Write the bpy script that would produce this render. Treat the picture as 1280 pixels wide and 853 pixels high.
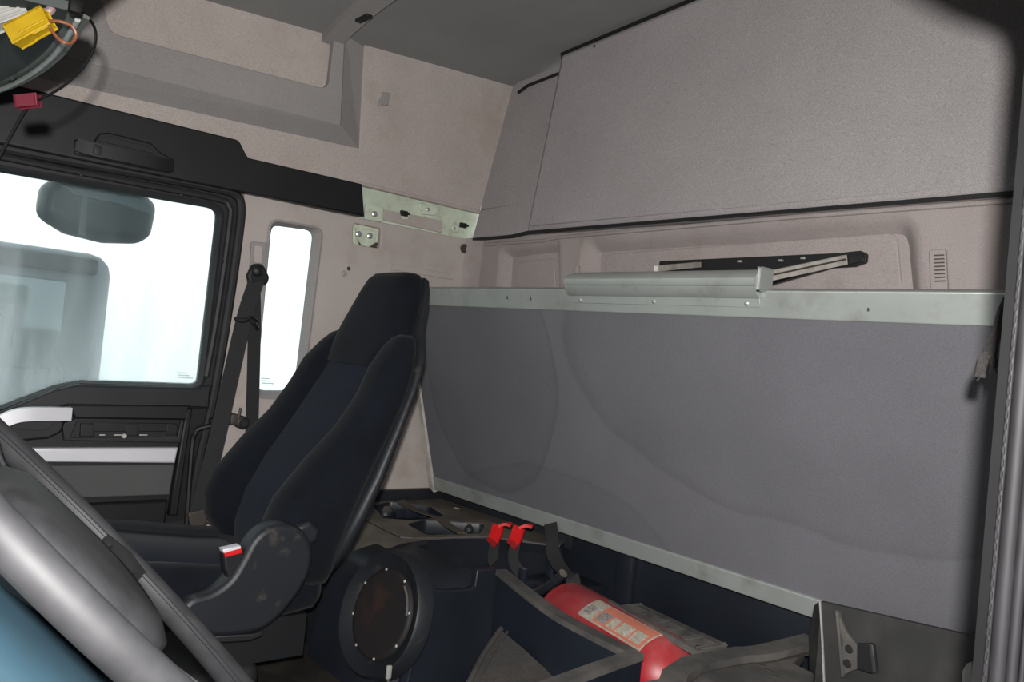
import bpy, bmesh, math, random
from mathutils import Vector, Matrix
from mathutils.noise import noise as mnoise
random.seed(7)
for o in list(bpy.data.objects): bpy.data.objects.remove(o)
scene = bpy.context.scene
COL = scene.collection

# ------------------------------------------------------------------ camera
# world: x runs along the rear wall (passenger side is -x), y runs to the rear, z up, camera at the origin
FPX = 1030.0
RX = Vector((0.636996572902957, -0.05325427313577148, 0.7690249336027205))
RY = Vector((0.7642628943786234, -0.08667243164473899, -0.639054080550932))
RZ = Vector((0.10068562154497038, 0.9948124808151377, -0.014509776998090057))
CAMROT = Matrix((RX, RY, RZ))
cam_data = bpy.data.cameras.new('camera')
cam_data.sensor_width = 36.0
cam_data.lens = FPX * 36.0 / 1280.0
cam_data.clip_start = 0.02
cam = bpy.data.objects.new('camera', cam_data)
COL.objects.link(cam)
cam.matrix_world = CAMROT.to_4x4()
scene.camera = cam

# ------------------------------------------------------------------ sky
world = bpy.data.worlds.new('overcast_sky')
scene.world = world
world.use_nodes = True
bg = world.node_tree.nodes['Background']
bg.inputs['Color'].default_value = (0.96, 0.99, 1.0, 1)
bg.inputs['Strength'].default_value = 1.6

# ------------------------------------------------------------------ camera flash (pop-up flash sitting above and behind the lens)
fl = bpy.data.lights.new('camera_flash', 'SPOT')
fl.energy = 185.0
fl.color = (1.0, 0.965, 0.94)
fl.spot_size = math.radians(125)
fl.spot_blend = 0.9
fl.shadow_soft_size = 0.016
flo = bpy.data.objects.new('camera_flash', fl)
COL.objects.link(flo)
flo.matrix_world = CAMROT.to_4x4() @ Matrix.Translation((0, 0.085, 0.06))

vs = scene.view_settings
vs.view_transform = 'Standard'
vs.look = 'None'
vs.exposure = 0.0
vs.gamma = 1.0
vs.use_curve_mapping = False

# ------------------------------------------------------------------ measuring helpers
def wray(u, v):
    d = Vector(((u - 640.0) / FPX, -(v - 426.5) / FPX, -1.0))
    return Vector((RX.dot(d), RY.dot(d), RZ.dot(d)))
def SX(u, v, x): r = wray(u, v); return r * (x / r.x)
def SY(u, v, y): r = wray(u, v); return r * (y / r.y)
def SZ(u, v, z): r = wray(u, v); return r * (z / r.z)
def SD(u, v, d): return wray(u, v) * d
def V(*a): return Vector(a)
def lin(c): c /= 255.0; return c / 12.92 if c <= 0.04045 else ((c + 0.055) / 1.055) ** 2.4
def rgb(r, g, b): return (lin(r), lin(g), lin(b))

# ------------------------------------------------------------------ materials
MATS = {}
def mat(name, col, rough=0.6, metal=0.0, var=0.0, vscale=6.0, speck=0.0, sscale=400.0, bump=0.0, bscale=300.0,
        dust=None, dustamt=0.0, dscale=9.0, spec=0.5, sheen=0.0, dust_up=False):
    if name in MATS: return MATS[name]
    m = bpy.data.materials.new(name); m.use_nodes = True
    nt = m.node_tree; N = nt.nodes; L = nt.links
    p = N['Principled BSDF']
    p.inputs['Roughness'].default_value = rough
    p.inputs['Metallic'].default_value = metal
    p.inputs['Specular IOR Level'].default_value = spec
    if sheen: p.inputs['Sheen Weight'].default_value = sheen
    tc = N.new('ShaderNodeTexCoord'); co = tc.outputs['Object']
    cur = None
    def noise(scale, detail=3.0, rough_=0.55):
        n = N.new('ShaderNodeTexNoise'); n.inputs['Scale'].default_value = scale
        n.inputs['Detail'].default_value = detail; n.inputs['Roughness'].default_value = rough_
        L.new(co, n.inputs['Vector']); return n
    def mixc(a, b, fac, mode='MIX'):
        mx = N.new('ShaderNodeMix'); mx.data_type = 'RGBA'; mx.blend_type = mode
        for s, val in ((mx.inputs[6], a), (mx.inputs[7], b)):
            if isinstance(val, tuple): s.default_value = (*val, 1)
            else: L.new(val, s)
        if isinstance(fac, float): mx.inputs[0].default_value = fac
        else: L.new(fac, mx.inputs[0])
        return mx.outputs[2]
    cur = col
    if var:
        n = noise(vscale); r = N.new('ShaderNodeMapRange'); r.inputs['From Min'].default_value = 0.3; r.inputs['From Max'].default_value = 0.7
        L.new(n.outputs['Fac'], r.inputs['Value'])
        cur = mixc(tuple(c * (1 - var) for c in col), tuple(min(1, c * (1 + var)) for c in col), r.outputs['Result'])
    if speck:
        n = noise(sscale, 1.0); r = N.new('ShaderNodeMapRange'); r.inputs['From Min'].default_value = 0.3; r.inputs['From Max'].default_value = 0.7
        r.inputs['To Min'].default_value = 1 - speck; r.inputs['To Max'].default_value = 1 + speck
        L.new(n.outputs['Fac'], r.inputs['Value'])
        h = N.new('ShaderNodeVectorMath'); h.operation = 'SCALE'
        if isinstance(cur, tuple): h.inputs[0].default_value = cur
        else: L.new(cur, h.inputs[0])
        L.new(r.outputs['Result'], h.inputs['Scale']); cur = h.outputs['Vector']
    if dust:
        n = noise(dscale, 5.0, 0.65); r = N.new('ShaderNodeMapRange')
        r.inputs['From Min'].default_value = 0.58 - 0.38 * dustamt; r.inputs['From Max'].default_value = 0.95 - 0.38 * dustamt
        L.new(n.outputs['Fac'], r.inputs['Value']); f = r.outputs['Result']
        if dust_up:
            g = N.new('ShaderNodeNewGeometry'); s = N.new('ShaderNodeSeparateXYZ'); L.new(g.outputs['Normal'], s.inputs[0])
            r2 = N.new('ShaderNodeMapRange'); r2.inputs['From Min'].default_value = 0.35; r2.inputs['From Max'].default_value = 0.9
            L.new(s.outputs['Z'], r2.inputs['Value'])
            mm = N.new('ShaderNodeMath'); mm.operation = 'MULTIPLY'; L.new(f, mm.inputs[0]); L.new(r2.outputs['Result'], mm.inputs[1]); f = mm.outputs[0]
        cur = mixc(cur, dust, f)
    if isinstance(cur, tuple): p.inputs['Base Color'].default_value = (*cur, 1)
    else: L.new(cur, p.inputs['Base Color'])
    if bump:
        n = noise(bscale, 2.0); b = N.new('ShaderNodeBump'); b.inputs['Strength'].default_value = bump; b.inputs['Distance'].default_value = 0.002
        L.new(n.outputs['Fac'], b.inputs['Height']); L.new(b.outputs['Normal'], p.inputs['Normal'])
    MATS[name] = m
    return m

def glass_mat(name, haze):
    m = bpy.data.materials.new(name); m.use_nodes = True
    nt = m.node_tree; N = nt.nodes; L = nt.links
    N.remove(N['Principled BSDF']); out = N['Material Output']
    t = N.new('ShaderNodeBsdfTransparent'); t.inputs['Color'].default_value = (0.90, 0.965, 0.96, 1)
    tr = N.new('ShaderNodeBsdfTranslucent'); tr.inputs['Color'].default_value = (0.86, 0.93, 0.94, 1)
    gl = N.new('ShaderNodeBsdfGlossy'); gl.inputs['Roughness'].default_value = 0.05
    tc = N.new('ShaderNodeTexCoord'); mp = N.new('ShaderNodeMapping'); mp.inputs['Scale'].default_value = (1, 6, 0.9)
    n = N.new('ShaderNodeTexNoise'); n.inputs['Scale'].default_value = 2.4; n.inputs['Detail'].default_value = 4
    L.new(tc.outputs['Object'], mp.inputs['Vector']); L.new(mp.outputs['Vector'], n.inputs['Vector'])
    r = N.new('ShaderNodeMapRange'); r.inputs['From Min'].default_value = 0.35; r.inputs['From Max'].default_value = 0.7
    r.inputs['To Min'].default_value = haze * 0.5; r.inputs['To Max'].default_value = haze
    L.new(n.outputs['Fac'], r.inputs['Value'])
    sx = N.new('ShaderNodeSeparateXYZ'); L.new(tc.outputs['Object'], sx.inputs[0])
    zr = N.new('ShaderNodeMapRange'); zr.inputs['From Min'].default_value = 0.15; zr.inputs['From Max'].default_value = 0.55; zr.inputs['To Min'].default_value = 1.0; zr.inputs['To Max'].default_value = 0.22
    L.new(sx.outputs['Z'], zr.inputs['Value'])
    hm = N.new('ShaderNodeMath'); hm.operation = 'MULTIPLY'; L.new(r.outputs['Result'], hm.inputs[0]); L.new(zr.outputs['Result'], hm.inputs[1])
    m1 = N.new('ShaderNodeMixShader'); L.new(hm.outputs[0], m1.inputs[0]); L.new(t.outputs[0], m1.inputs[1]); L.new(tr.outputs[0], m1.inputs[2])
    m2 = N.new('ShaderNodeMixShader'); m2.inputs[0].default_value = 0.03; L.new(m1.outputs[0], m2.inputs[1]); L.new(gl.outputs[0], m2.inputs[2])
    L.new(m2.outputs[0], out.inputs['Surface'])
    return m

BEIGE = mat('beige_headliner_fabric', (0.42, 0.375, 0.352), 0.95, var=0.06, vscale=5, speck=0.16, sscale=420, bump=0.25, bscale=420, dust=(0.33, 0.26, 0.21), dustamt=0.12, dscale=3.5, spec=0.1)
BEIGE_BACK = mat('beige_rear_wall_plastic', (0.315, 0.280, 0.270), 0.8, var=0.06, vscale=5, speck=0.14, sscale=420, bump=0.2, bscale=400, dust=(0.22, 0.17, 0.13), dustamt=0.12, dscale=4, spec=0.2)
BEIGE_PLASTIC = mat('beige_moulded_plastic', (0.42, 0.378, 0.355), 0.7, var=0.06, vscale=5, speck=0.10, sscale=380, bump=0.15, bscale=380, dust=(0.30, 0.23, 0.18), dustamt=0.12, dscale=4, spec=0.25)
GREYF = mat('grey_beige_storage_fabric', (0.314, 0.296, 0.297), 0.95, var=0.05, vscale=4, speck=0.20, sscale=420, bump=0.3, bscale=420, spec=0.1)
BANDF = mat('light_grey_roof_fabric', (0.285, 0.272, 0.266), 0.95, var=0.05, vscale=5, speck=0.14, sscale=420, bump=0.25, bscale=420, spec=0.1)
CEILF = mat('grey_roof_lining', (0.232, 0.232, 0.228), 0.95, var=0.07, vscale=3, speck=0.08, sscale=420, spec=0.1)
BLACKP = mat('black_grained_plastic', (0.0085, 0.0092, 0.0105), 0.5, var=0.15, vscale=8, bump=0.2, bscale=900, spec=0.4)
DOORP = mat('charcoal_door_plastic', (0.0205, 0.021, 0.024), 0.55, var=0.12, vscale=8, bump=0.2, bscale=800, spec=0.35)
RUBBER = mat('black_rubber', (0.016, 0.016, 0.018), 0.6, var=0.2, vscale=20, spec=0.4)
DUSTP = mat('dusty_black_plastic', (0.014, 0.016, 0.020), 0.5, var=0.2, vscale=7, dust=(0.17, 0.147, 0.12), dustamt=0.95, dscale=6, dust_up=True, spec=0.4)
NAVYP = mat('navy_black_plastic', (0.013, 0.017, 0.026), 0.45, var=0.2, vscale=6, dust=(0.13, 0.115, 0.10), dustamt=0.85, dscale=9, dust_up=True, spec=0.4)
NAVYC = mat('clean_navy_black_plastic', (0.013, 0.016, 0.022), 0.38, var=0.2, vscale=6, spec=0.4)
DUSTLID = mat('brown_dusty_lid', (0.040, 0.039, 0.038), 0.85, var=0.25, vscale=9, dust=(0.125, 0.115, 0.102), dustamt=0.55, dscale=7)
SEATF = mat('black_velour', (0.0045, 0.0062, 0.0098), 0.95, var=0.25, vscale=9, speck=0.25, sscale=500, spec=0.15, sheen=0.04)
SEATIN = mat('blue_black_seat_weave', (0.0075, 0.0112, 0.0195), 0.95, var=0.2, vscale=9, speck=0.35, sscale=420, spec=0.12, sheen=0.04)
SHELL = mat('slate_grey_seat_plastic', (0.0125, 0.0145, 0.018), 0.5, var=0.1, vscale=6, dust=(0.10, 0.085, 0.07), dustamt=0.0, dscale=22, spec=0.4)
BOARD = mat('grey_felt_board', (0.134, 0.133, 0.146), 0.95, var=0.06, vscale=4, speck=0.12, sscale=500, spec=0.1)
ALU = mat('pale_green_grey_aluminium', (0.37, 0.40, 0.38), 0.42, metal=0.35, var=0.08, vscale=7, dust=(0.22, 0.22, 0.19), dustamt=0.15, dscale=12)
ALUW = mat('worn_white_aluminium', (0.55, 0.53, 0.49), 0.45, metal=0.3, var=0.1, vscale=20, dust=(0.25, 0.18, 0.10), dustamt=0.25, dscale=25)
SILVER = mat('satin_silver_paint', (0.72, 0.72, 0.76), 0.38, metal=0.2, var=0.04)
STEEL = mat('zinc_bolt_steel', (0.55, 0.55, 0.55), 0.35, metal=0.7)
GREYINS = mat('grey_door_insert', (0.084, 0.084, 0.085), 0.9, speck=0.12, sscale=400, var=0.06)
MINT = mat('pale_mint_paint', (0.55, 0.62, 0.50), 0.45, var=0.1, vscale=12, dust=(0.25, 0.21, 0.10), dustamt=0.15, dscale=25)
GREENB = mat('green_body_paint', (0.015, 0.16, 0.095), 0.35, var=0.1)
RED = mat('red_extinguisher_paint', (0.31, 0.006, 0.013), 0.42, var=0.12, vscale=10, dust=(0.36, 0.11, 0.105), dustamt=0.55, dscale=7, dust_up=True)
REDP = mat('red_plastic', (0.55, 0.012, 0.014), 0.4, var=0.08, vscale=30)
LABELM = mat('cream_label_paper', (0.36, 0.33, 0.27), 0.7, speck=0.25, sscale=160, var=0.12, vscale=25)
LABELO = mat('orange_label_print', (0.50, 0.16, 0.10), 0.7, var=0.1, vscale=25)
LABELG = mat('grey_label_print', (0.22, 0.20, 0.19), 0.7, speck=0.4, sscale=220)
WEB = mat('charcoal_webbing', (0.028, 0.028, 0.029), 0.85, speck=0.25, sscale=600, bump=0.3, bscale=700, spec=0.2)
WEBB = mat('brown_webbing', (0.075, 0.062, 0.048), 0.9, speck=0.2, sscale=500)
MATTR = mat('black_mattress_cover', (0.012, 0.012, 0.013), 0.9)
VOID = mat('black_void_plastic', (0.007, 0.007, 0.008), 0.6)
CARPET = mat('black_floor_carpet', (0.020, 0.019, 0.018), 0.95, speck=0.3, sscale=350, dust=(0.06, 0.05, 0.04), dustamt=0.3, dscale=6, bump=0.5, bscale=300, spec=0.1)
MATG = mat('grey_carpet_mat', (0.060, 0.057, 0.055), 0.95, speck=0.3, sscale=450, dust=(0.11, 0.095, 0.085), dustamt=0.3, dscale=5, bump=0.4, bscale=400, spec=0.1)
GRILL = mat('black_speaker_mesh', (0.009, 0.008, 0.008), 0.7, dust=(0.05, 0.02, 0.015), dustamt=0.1, dscale=12)
WHEELM = mat('dark_steering_leather', (0.017, 0.017, 0.0185), 0.6, var=0.3, vscale=30, spec=0.3)
COLUMN = mat('petrol_blue_column_plastic', (0.016, 0.038, 0.054), 0.5, var=0.15, vscale=12)
CONSOLE = mat('dark_green_grey_console', (0.017, 0.024, 0.021), 0.55, var=0.2, vscale=6)
YEL = mat('yellow_connector_plastic', (0.33, 0.21, 0.004), 0.4, var=0.06, vscale=60)
WHT = mat('white_connector_plastic', (0.30, 0.30, 0.28), 0.4, var=0.06, vscale=60)
ORW = mat('orange_copper_wire', (0.17, 0.055, 0.022), 0.45)
PINKW = mat('pale_pink_wire', (0.22, 0.15, 0.15), 0.45)
CRIM = mat('crimson_plug_plastic', (0.10, 0.006, 0.016), 0.4)
SEALM = mat('grey_worn_door_seal', (0.0115, 0.011, 0.0125), 0.62, var=0.25, vscale=25, spec=0.3)
PILLM = mat('black_pillar_rubber', (0.003, 0.0032, 0.0035), 0.7, var=0.2, vscale=25, spec=0.2)
PLUGM = mat('dark_brown_plug', (0.05, 0.042, 0.036), 0.6)
FRAY = mat('grey_frayed_cloth', (0.026, 0.023, 0.022), 0.95, speck=0.4, sscale=300)
ASPH = mat('wet_asphalt', (0.20, 0.20, 0.20), 0.6, var=0.2, vscale=2)
TRUCKP = mat('blue_grey_truck_paint', (0.05, 0.065, 0.08), 0.4, var=0.2, vscale=3)
TRUCKW = mat('dull_white_truck_box', (0.34, 0.34, 0.34), 0.6, var=0.1, vscale=2)
MIRRORM = mat('dark_teal_mirror_shell', (0.010, 0.016, 0.018), 0.4, var=0.3, vscale=6)
MIRG = mat('mirror_glass', (0.13, 0.16, 0.17), 0.1, metal=0.9)
GLASS1 = glass_mat('misted_door_glass', 0.40)
GLASS2 = glass_mat('clear_side_glass', 0.16)

# faint tide marks dried into the felt board
def add_stains(m, rings):
    nt = m.node_tree; N = nt.nodes; L = nt.links; p = N['Principled BSDF']
    src = p.inputs['Base Color'].links[0].from_socket
    geo = N.new('ShaderNodeNewGeometry')
    nz = N.new('ShaderNodeTexNoise'); nz.inputs['Scale'].default_value = 3.5; nz.inputs['Detail'].default_value = 1; L.new(geo.outputs['Position'], nz.inputs['Vector'])
    for (c, rx, rz, amt) in rings:
        s = N.new('ShaderNodeVectorMath'); s.operation = 'SUBTRACT'; L.new(geo.outputs['Position'], s.inputs[0]); s.inputs[1].default_value = c
        sc = N.new('ShaderNodeVectorMath'); sc.operation = 'MULTIPLY'; L.new(s.outputs[0], sc.inputs[0]); sc.inputs[1].default_value = (1 / rx, 0, 1 / rz)
        ln = N.new('ShaderNodeVectorMath'); ln.operation = 'LENGTH'; L.new(sc.outputs[0], ln.inputs[0])
        ad = N.new('ShaderNodeMath'); ad.operation = 'MULTIPLY_ADD'; L.new(nz.outputs['Fac'], ad.inputs[0]); ad.inputs[1].default_value = 0.22; L.new(ln.outputs['Value'], ad.inputs[2])
        cr = N.new('ShaderNodeValToRGB'); e = cr.color_ramp.elements
        e[0].position = 0.0; e[0].color = (1 - amt * 0.45,) * 3 + (1,)
        e[1].position = 1.0; e[1].color = (1, 1, 1, 1)
        a = cr.color_ramp.elements.new(0.56); a.color = (1 - amt * 0.5,) * 3 + (1,)
        b = cr.color_ramp.elements.new(0.592); b.color = (1 - amt,) * 3 + (1,)
        d = cr.color_ramp.elements.new(0.605); d.color = (1, 1, 1, 1)
        sc2 = N.new('ShaderNodeMath'); sc2.operation = 'MULTIPLY'; L.new(ad.outputs[0], sc2.inputs[0]); sc2.inputs[1].default_value = 0.5
        L.new(sc2.outputs[0], cr.inputs['Fac'])
        mx = N.new('ShaderNodeMix'); mx.data_type = 'RGBA'; mx.blend_type = 'MULTIPLY'; mx.inputs[0].default_value = 1
        L.new(src, mx.inputs[6]); L.new(cr.outputs['Color'], mx.inputs[7]); src = mx.outputs[2]
    L.new(src, p.inputs['Base Color'])
add_stains(BOARD, [((-2.02, 1.6, -0.05), 0.30, 0.36, 0.17), ((-0.95, 1.6, 0.06), 0.62, 0.36, 0.14), ((-1.75, 1.6, -0.56), 0.45, 0.22, 0.10)])

# ------------------------------------------------------------------ mesh helpers
def finish(name, me, m, parent=None, smooth=35, kind=None, label=None, cat=None, group=None):
    o = bpy.data.objects.new(name, me); COL.objects.link(o)
    if m is not None: me.materials.clear(); me.materials.append(m)
    if smooth and len(me.polygons):
        me.polygons.foreach_set('use_smooth', [True] * len(me.polygons))
        me.set_sharp_from_angle(angle=math.radians(smooth))
    if parent is not None:
        root = parent
        while root.parent: root = root.parent
        me.transform(Matrix.Translation(-root.location)); o.parent = parent
    else:
        xs = [v.co for v in me.vertices]
        c = Vector(((min(v.x for v in xs) + max(v.x for v in xs)) / 2, (min(v.y for v in xs) + max(v.y for v in xs)) / 2, min(v.z for v in xs)))
        me.transform(Matrix.Translation(-c)); o.location = c
    if kind: o['kind'] = kind
    if label: o['label'] = label
    if cat: o['category'] = cat
    if group: o['group'] = group
    return o
def thing(name, label, cat, loc, group=None, kind=None):
    o = bpy.data.objects.new(name, None); COL.objects.link(o); o.empty_display_size = 0.05
    o.location = loc; o['label'] = label; o['category'] = cat
    if group: o['group'] = group
    if kind: o['kind'] = kind
    return o
def bm2me(bm, name='m'):
    bmesh.ops.recalc_face_normals(bm, faces=bm.faces)
    me = bpy.data.meshes.new(name); bm.to_mesh(me); bm.free(); return me

def rpoly(pts, r=0.0, seg=4):
    """round the corners of a 2D polygon; r is one radius or a list"""
    n = len(pts); out = []
    for i in range(n):
        p = Vector(pts[i]); a = Vector(pts[i - 1]); b = Vector(pts[(i + 1) % n])
        ri = r[i] if isinstance(r, (list, tuple)) else r
        if ri <= 0: out.append(tuple(p)); continue
        da = (a - p); db = (b - p); la = da.length; lb = db.length
        da.normalize(); db.normalize()
        ang = math.acos(max(-1, min(1, da.dot(db))))
        if ang > math.pi - 0.05: out.append(tuple(p)); continue
        t = min(ri / math.tan(ang / 2), la * 0.48, lb * 0.48)
        p0 = p + da * t; p1 = p + db * t
        for k in range(seg + 1):
            s = k / seg
            q = p0 * (1 - s) ** 2 + p * 2 * s * (1 - s) + p1 * s * s
            out.append(tuple(q))
    return out

class Frame:
    def __init__(s, o, ex, ey, en): s.o, s.ex, s.ey, s.en = Vector(o), Vector(ex), Vector(ey), Vector(en)
    def m(s): return Matrix(((s.ex.x, s.ey.x, s.en.x, s.o.x), (s.ex.y, s.ey.y, s.en.y, s.o.y), (s.ex.z, s.ey.z, s.en.z, s.o.z), (0, 0, 0, 1)))
    def to2(s, P): d = Vector(P) - s.o; return (d.dot(s.ex), d.dot(s.ey))
    def px(s, u, v):
        r = wray(u, v); t = s.o.dot(s.en) / r.dot(s.en); return s.to2(r * t)
    def at(s, a, b, h=0.0): return s.o + s.ex * a + s.ey * b + s.en * h
def FX(x): return Frame((x, 0, 0), (0, 1, 0), (0, 0, 1), (1, 0, 0))          # side wall plane, thickness towards the cab
def FY(y): return Frame((0, y, 0), (1, 0, 0), (0, 0, 1), (0, -1, 0))         # rear wall plane, thickness towards the cab
def FZ(z): return Frame((0, 0, z), (1, 0, 0), (0, 1, 0), (0, 0, 1))

def plate_me(fr, outer, holes=(), t=0.01, bevel=0.0, base=0.0):
    """flat plate with holes and rounded edges: occupies base..base+t along the frame's normal"""
    cu = bpy.data.curves.new('c', 'CURVE'); cu.dimensions = '2D'; cu.fill_mode = 'BOTH'
    for ring in [outer] + list(holes):
        sp = cu.splines.new('POLY'); sp.points.add(len(ring) - 1)
        for i, (a, b) in enumerate(ring): sp.points[i].co = (a, b, 0, 1)
        sp.use_cyclic_u = True
    cu.extrude = max(t / 2 - bevel, 0); cu.bevel_depth = bevel; cu.offset = -bevel; cu.bevel_resolution = 2
    tmp = bpy.data.objects.new('c', cu)
    me = bpy.data.meshes.new_from_object(tmp)
    bpy.data.objects.remove(tmp); bpy.data.curves.remove(cu)
    me.transform(fr.m() @ Matrix.Translation((0, 0, base + t / 2)))
    return me
def plate(name, fr, outer, m, parent=None, holes=(), t=0.01, bevel=0.0, base=0.0, r=0.0, px=True, **k):
    if px: outer = [fr.px(*p) for p in outer]; holes = [[fr.px(*p) for p in h] for h in holes]
    outer = rpoly(outer, r)
    return finish(name, plate_me(fr, outer, holes, t, bevel, base), m, parent, **k)

def box_bm(bm, lo, hi, bev=0.0, seg=2, M=None):
    lo = Vector(lo); hi = Vector(hi)
    r = bmesh.ops.create_cube(bm, size=1.0)
    vs_ = r['verts']
    for v in vs_: v.co = Vector(((lo.x + hi.x) / 2 + v.co.x * (hi.x - lo.x), (lo.y + hi.y) / 2 + v.co.y * (hi.y - lo.y), (lo.z + hi.z) / 2 + v.co.z * (hi.z - lo.z)))
    if M is not None:
        for v in vs_: v.co = M @ v.co
    if bev:
        es = list({e for v in vs_ for e in v.link_edges})
        bmesh.ops.bevel(bm, geom=es, offset=bev, segments=seg, affect='EDGES', profile=0.5)
def box(name, lo, hi, m, parent=None, bev=0.004, seg=2, M=None, **k):
    bm = bmesh.new(); box_bm(bm, lo, hi, bev, seg, M); return finish(name, bm2me(bm), m, parent, **k)

def loft_me(rings, closed=True, cap=True):
    bm = bmesh.new(); R = []
    for ring in rings: R.append([bm.verts.new(p) for p in ring])
    n = len(rings[0])
    for a, b in zip(R, R[1:]):
        for i in range(n if closed else n - 1):
            j = (i + 1) % n; bm.faces.new((a[i], a[j], b[j], b[i]))
    if cap and closed:
        bm.faces.new(list(reversed(R[0]))); bm.faces.new(R[-1])
    return bm2me(bm)
def loft(name, rings, m, parent=None, closed=True, cap=True, **k):
    return finish(name, loft_me(rings, closed, cap), m, parent, **k)

def smooth_path(pts, n=6):
    """Catmull-Rom through the points"""
    pts = [Vector(p) for p in pts]; out = []
    for i in range(len(pts) - 1):
        p0 = pts[max(i - 1, 0)]; p1 = pts[i]; p2 = pts[i + 1]; p3 = pts[min(i + 2, len(pts) - 1)]
        for k in range(n):
            t = k / n
            out.append(0.5 * ((2 * p1) + (p2 - p0) * t + (2 * p0 - 5 * p1 + 4 * p2 - p3) * t * t + (3 * p1 - p0 - 3 * p2 + p3) * t ** 3))
    out.append(pts[-1]); return out
def tube_rings(path, rad, seg=10, flat=None):
    rings = []; prev = None
    for i, p in enumerate(path):
        t = (path[min(i + 1, len(path) - 1)] - path[max(i - 1, 0)]).normalized()
        if prev is None:
            up = Vector((0, 0, 1)) if abs(t.z) < 0.9 else Vector((1, 0, 0))
            nrm = (up - t * up.dot(t)).normalized()
        else: nrm = (prev - t * prev.dot(t)).normalized()
        prev = nrm; bi = t.cross(nrm)
        r = rad[i] if isinstance(rad, (list, tuple)) else rad
        rings.append([p + nrm * math.cos(2 * math.pi * k / seg) * r + bi * math.sin(2 * math.pi * k / seg) * r for k in range(seg)])
    return rings
def tube(name, pts, rad, m, parent=None, n=6, seg=10, **k):
    path = smooth_path(pts, n) if n else [Vector(p) for p in pts]
    if isinstance(rad, (list, tuple)):
        q = len(path) - 1; rad = [rad[0] + 0 * i if len(rad) == 1 else rad[min(int(i / q * (len(rad) - 1)), len(rad) - 2)] * (1 - (i / q * (len(rad) - 1)) % 1 if i < q else 0) + rad[min(int(i / q * (len(rad) - 1)) + 1, len(rad) - 1)] * ((i / q * (len(rad) - 1)) % 1 if i < q else 1) for i in range(len(path))]
    return loft(name, tube_rings(path, rad, seg), m, parent, **k)
def ribbon(name, pts, wdir, w, t, m, parent=None, n=6, **k):
    """a strap: rectangular section, width along wdir"""
    path = smooth_path(pts, n); rings = []
    for i, p in enumerate(path):
        tg = (path[min(i + 1, len(path) - 1)] - path[max(i - 1, 0)]).normalized()
        wd = Vector(wdir[min(int(i / (len(path) - 1) * (len(wdir) - 1) + 0.5), len(wdir) - 1)] if isinstance(wdir, list) else wdir)
        wd = (wd - tg * wd.dot(tg)).normalized(); nn = tg.cross(wd)
        rings.append([p + wd * w / 2 + nn * t / 2, p - wd * w / 2 + nn * t / 2, p - wd * w / 2 - nn * t / 2, p + wd * w / 2 - nn * t / 2])
    return loft(name, rings, m, parent, **k)
def lathe_me(axis_o, axis_d, prof, seg=28):
    d = Vector(axis_d).normalized(); up = Vector((0, 0, 1)) if abs(d.z) < 0.9 else Vector((1, 0, 0))
    a = (up - d * up.dot(d)).normalized(); b = d.cross(a); o = Vector(axis_o)
    return loft_me([[o + d * h + (a * math.cos(2 * math.pi * k / seg) + b * math.sin(2 * math.pi * k / seg)) * max(r, 1e-4) for k in range(seg)] for (h, r) in prof])
def lathe(name, o, d, prof, m, parent=None, seg=28, **k): return finish(name, lathe_me(o, d, prof, seg), m, parent, **k)
def screw(name, P, nrm, r, m, parent): return lathe(name, P, nrm, [(0, r), (r * 0.35, r * 0.95), (r * 0.6, r * 0.6), (r * 0.65, 0)], m, parent, seg=12)
def offset2(pts, d):
    """inset a 2D polygon by d (counter-clockwise or clockwise handled)"""
    n = len(pts); A = sum(pts[i][0] * pts[(i + 1) % n][1] - pts[(i + 1) % n][0] * pts[i][1] for i in range(n)); s = 1 if A > 0 else -1
    out = []
    for i in range(n):
        p = Vector(pts[i]); a = (p - Vector(pts[i - 1])); b = (Vector(pts[(i + 1) % n]) - p)
        if a.length < 1e-7 or b.length < 1e-7: out.append(tuple(p)); continue
        a.normalize(); b.normalize()
        na = Vector((-a.y, a.x)) * s; nb = Vector((-b.y, b.x)) * s
        h = (na + nb); h = h / max(h.length_squared / 2, 0.3)
        out.append(tuple(p + h * d))
    return out

# ================================================================== THE SETTING
FW = -0.85      # floor level
# ---- floor
flr = box('floor', (-2.47, -1.05, FW - 0.04), (-0.18, 1.88, FW), CARPET, bev=0, kind='structure', label='black carpeted cab floor under the seat and lockers', cat='floor')

# ---- ceiling
def ceil_z(x, y): return 0.972 + 0.064 * (y - 1.85) + 0.105 * (1 - math.exp(-max(x + 2.37, 0) / 0.33)) - (0.25 * max(-2.37 - x, 0))
bm = bmesh.new(); nx, ny = 28, 16
gv = [[bm.verts.new((-2.46 + 2.28 * i / nx, -1.05 + 2.95 * j / ny, ceil_z(-2.46 + 2.28 * i / nx, -1.05 + 2.95 * j / ny))) for j in range(ny + 1)] for i in range(nx + 1)]
gu = [[bm.verts.new(v.co + Vector((0, 0, 0.04))) for v in r] for r in gv]
for i in range(nx):
    for j in range(ny):
        bm.faces.new((gv[i][j], gv[i][j + 1], gv[i + 1][j + 1], gv[i + 1][j])); bm.faces.new((gu[i][j], gu[i + 1][j], gu[i + 1][j + 1], gu[i][j + 1]))
ceil = thing('ceiling', 'grey fabric roof lining with a curtain rail across it', 'ceiling', (-1.3, 0.4, 0.9), kind='structure')
finish('roof_lining', bm2me(bm), CEILF, ceil, smooth=60)
path = [V(x, 1.125, ceil_z(x, 1.12) - 0.012) for x in (-2.40, -2.3, -2.2, -2.1, -1.9, -1.6, -1.2, -0.8, -0.4)]
rail = ribbon('curtain_rail', path, (0, 1, 0), 0.062, 0.03, BANDF, ceil, n=3)
sp = SZ(434, 15, ceil_z(-2.27, 1.12) - 0.026)
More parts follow.
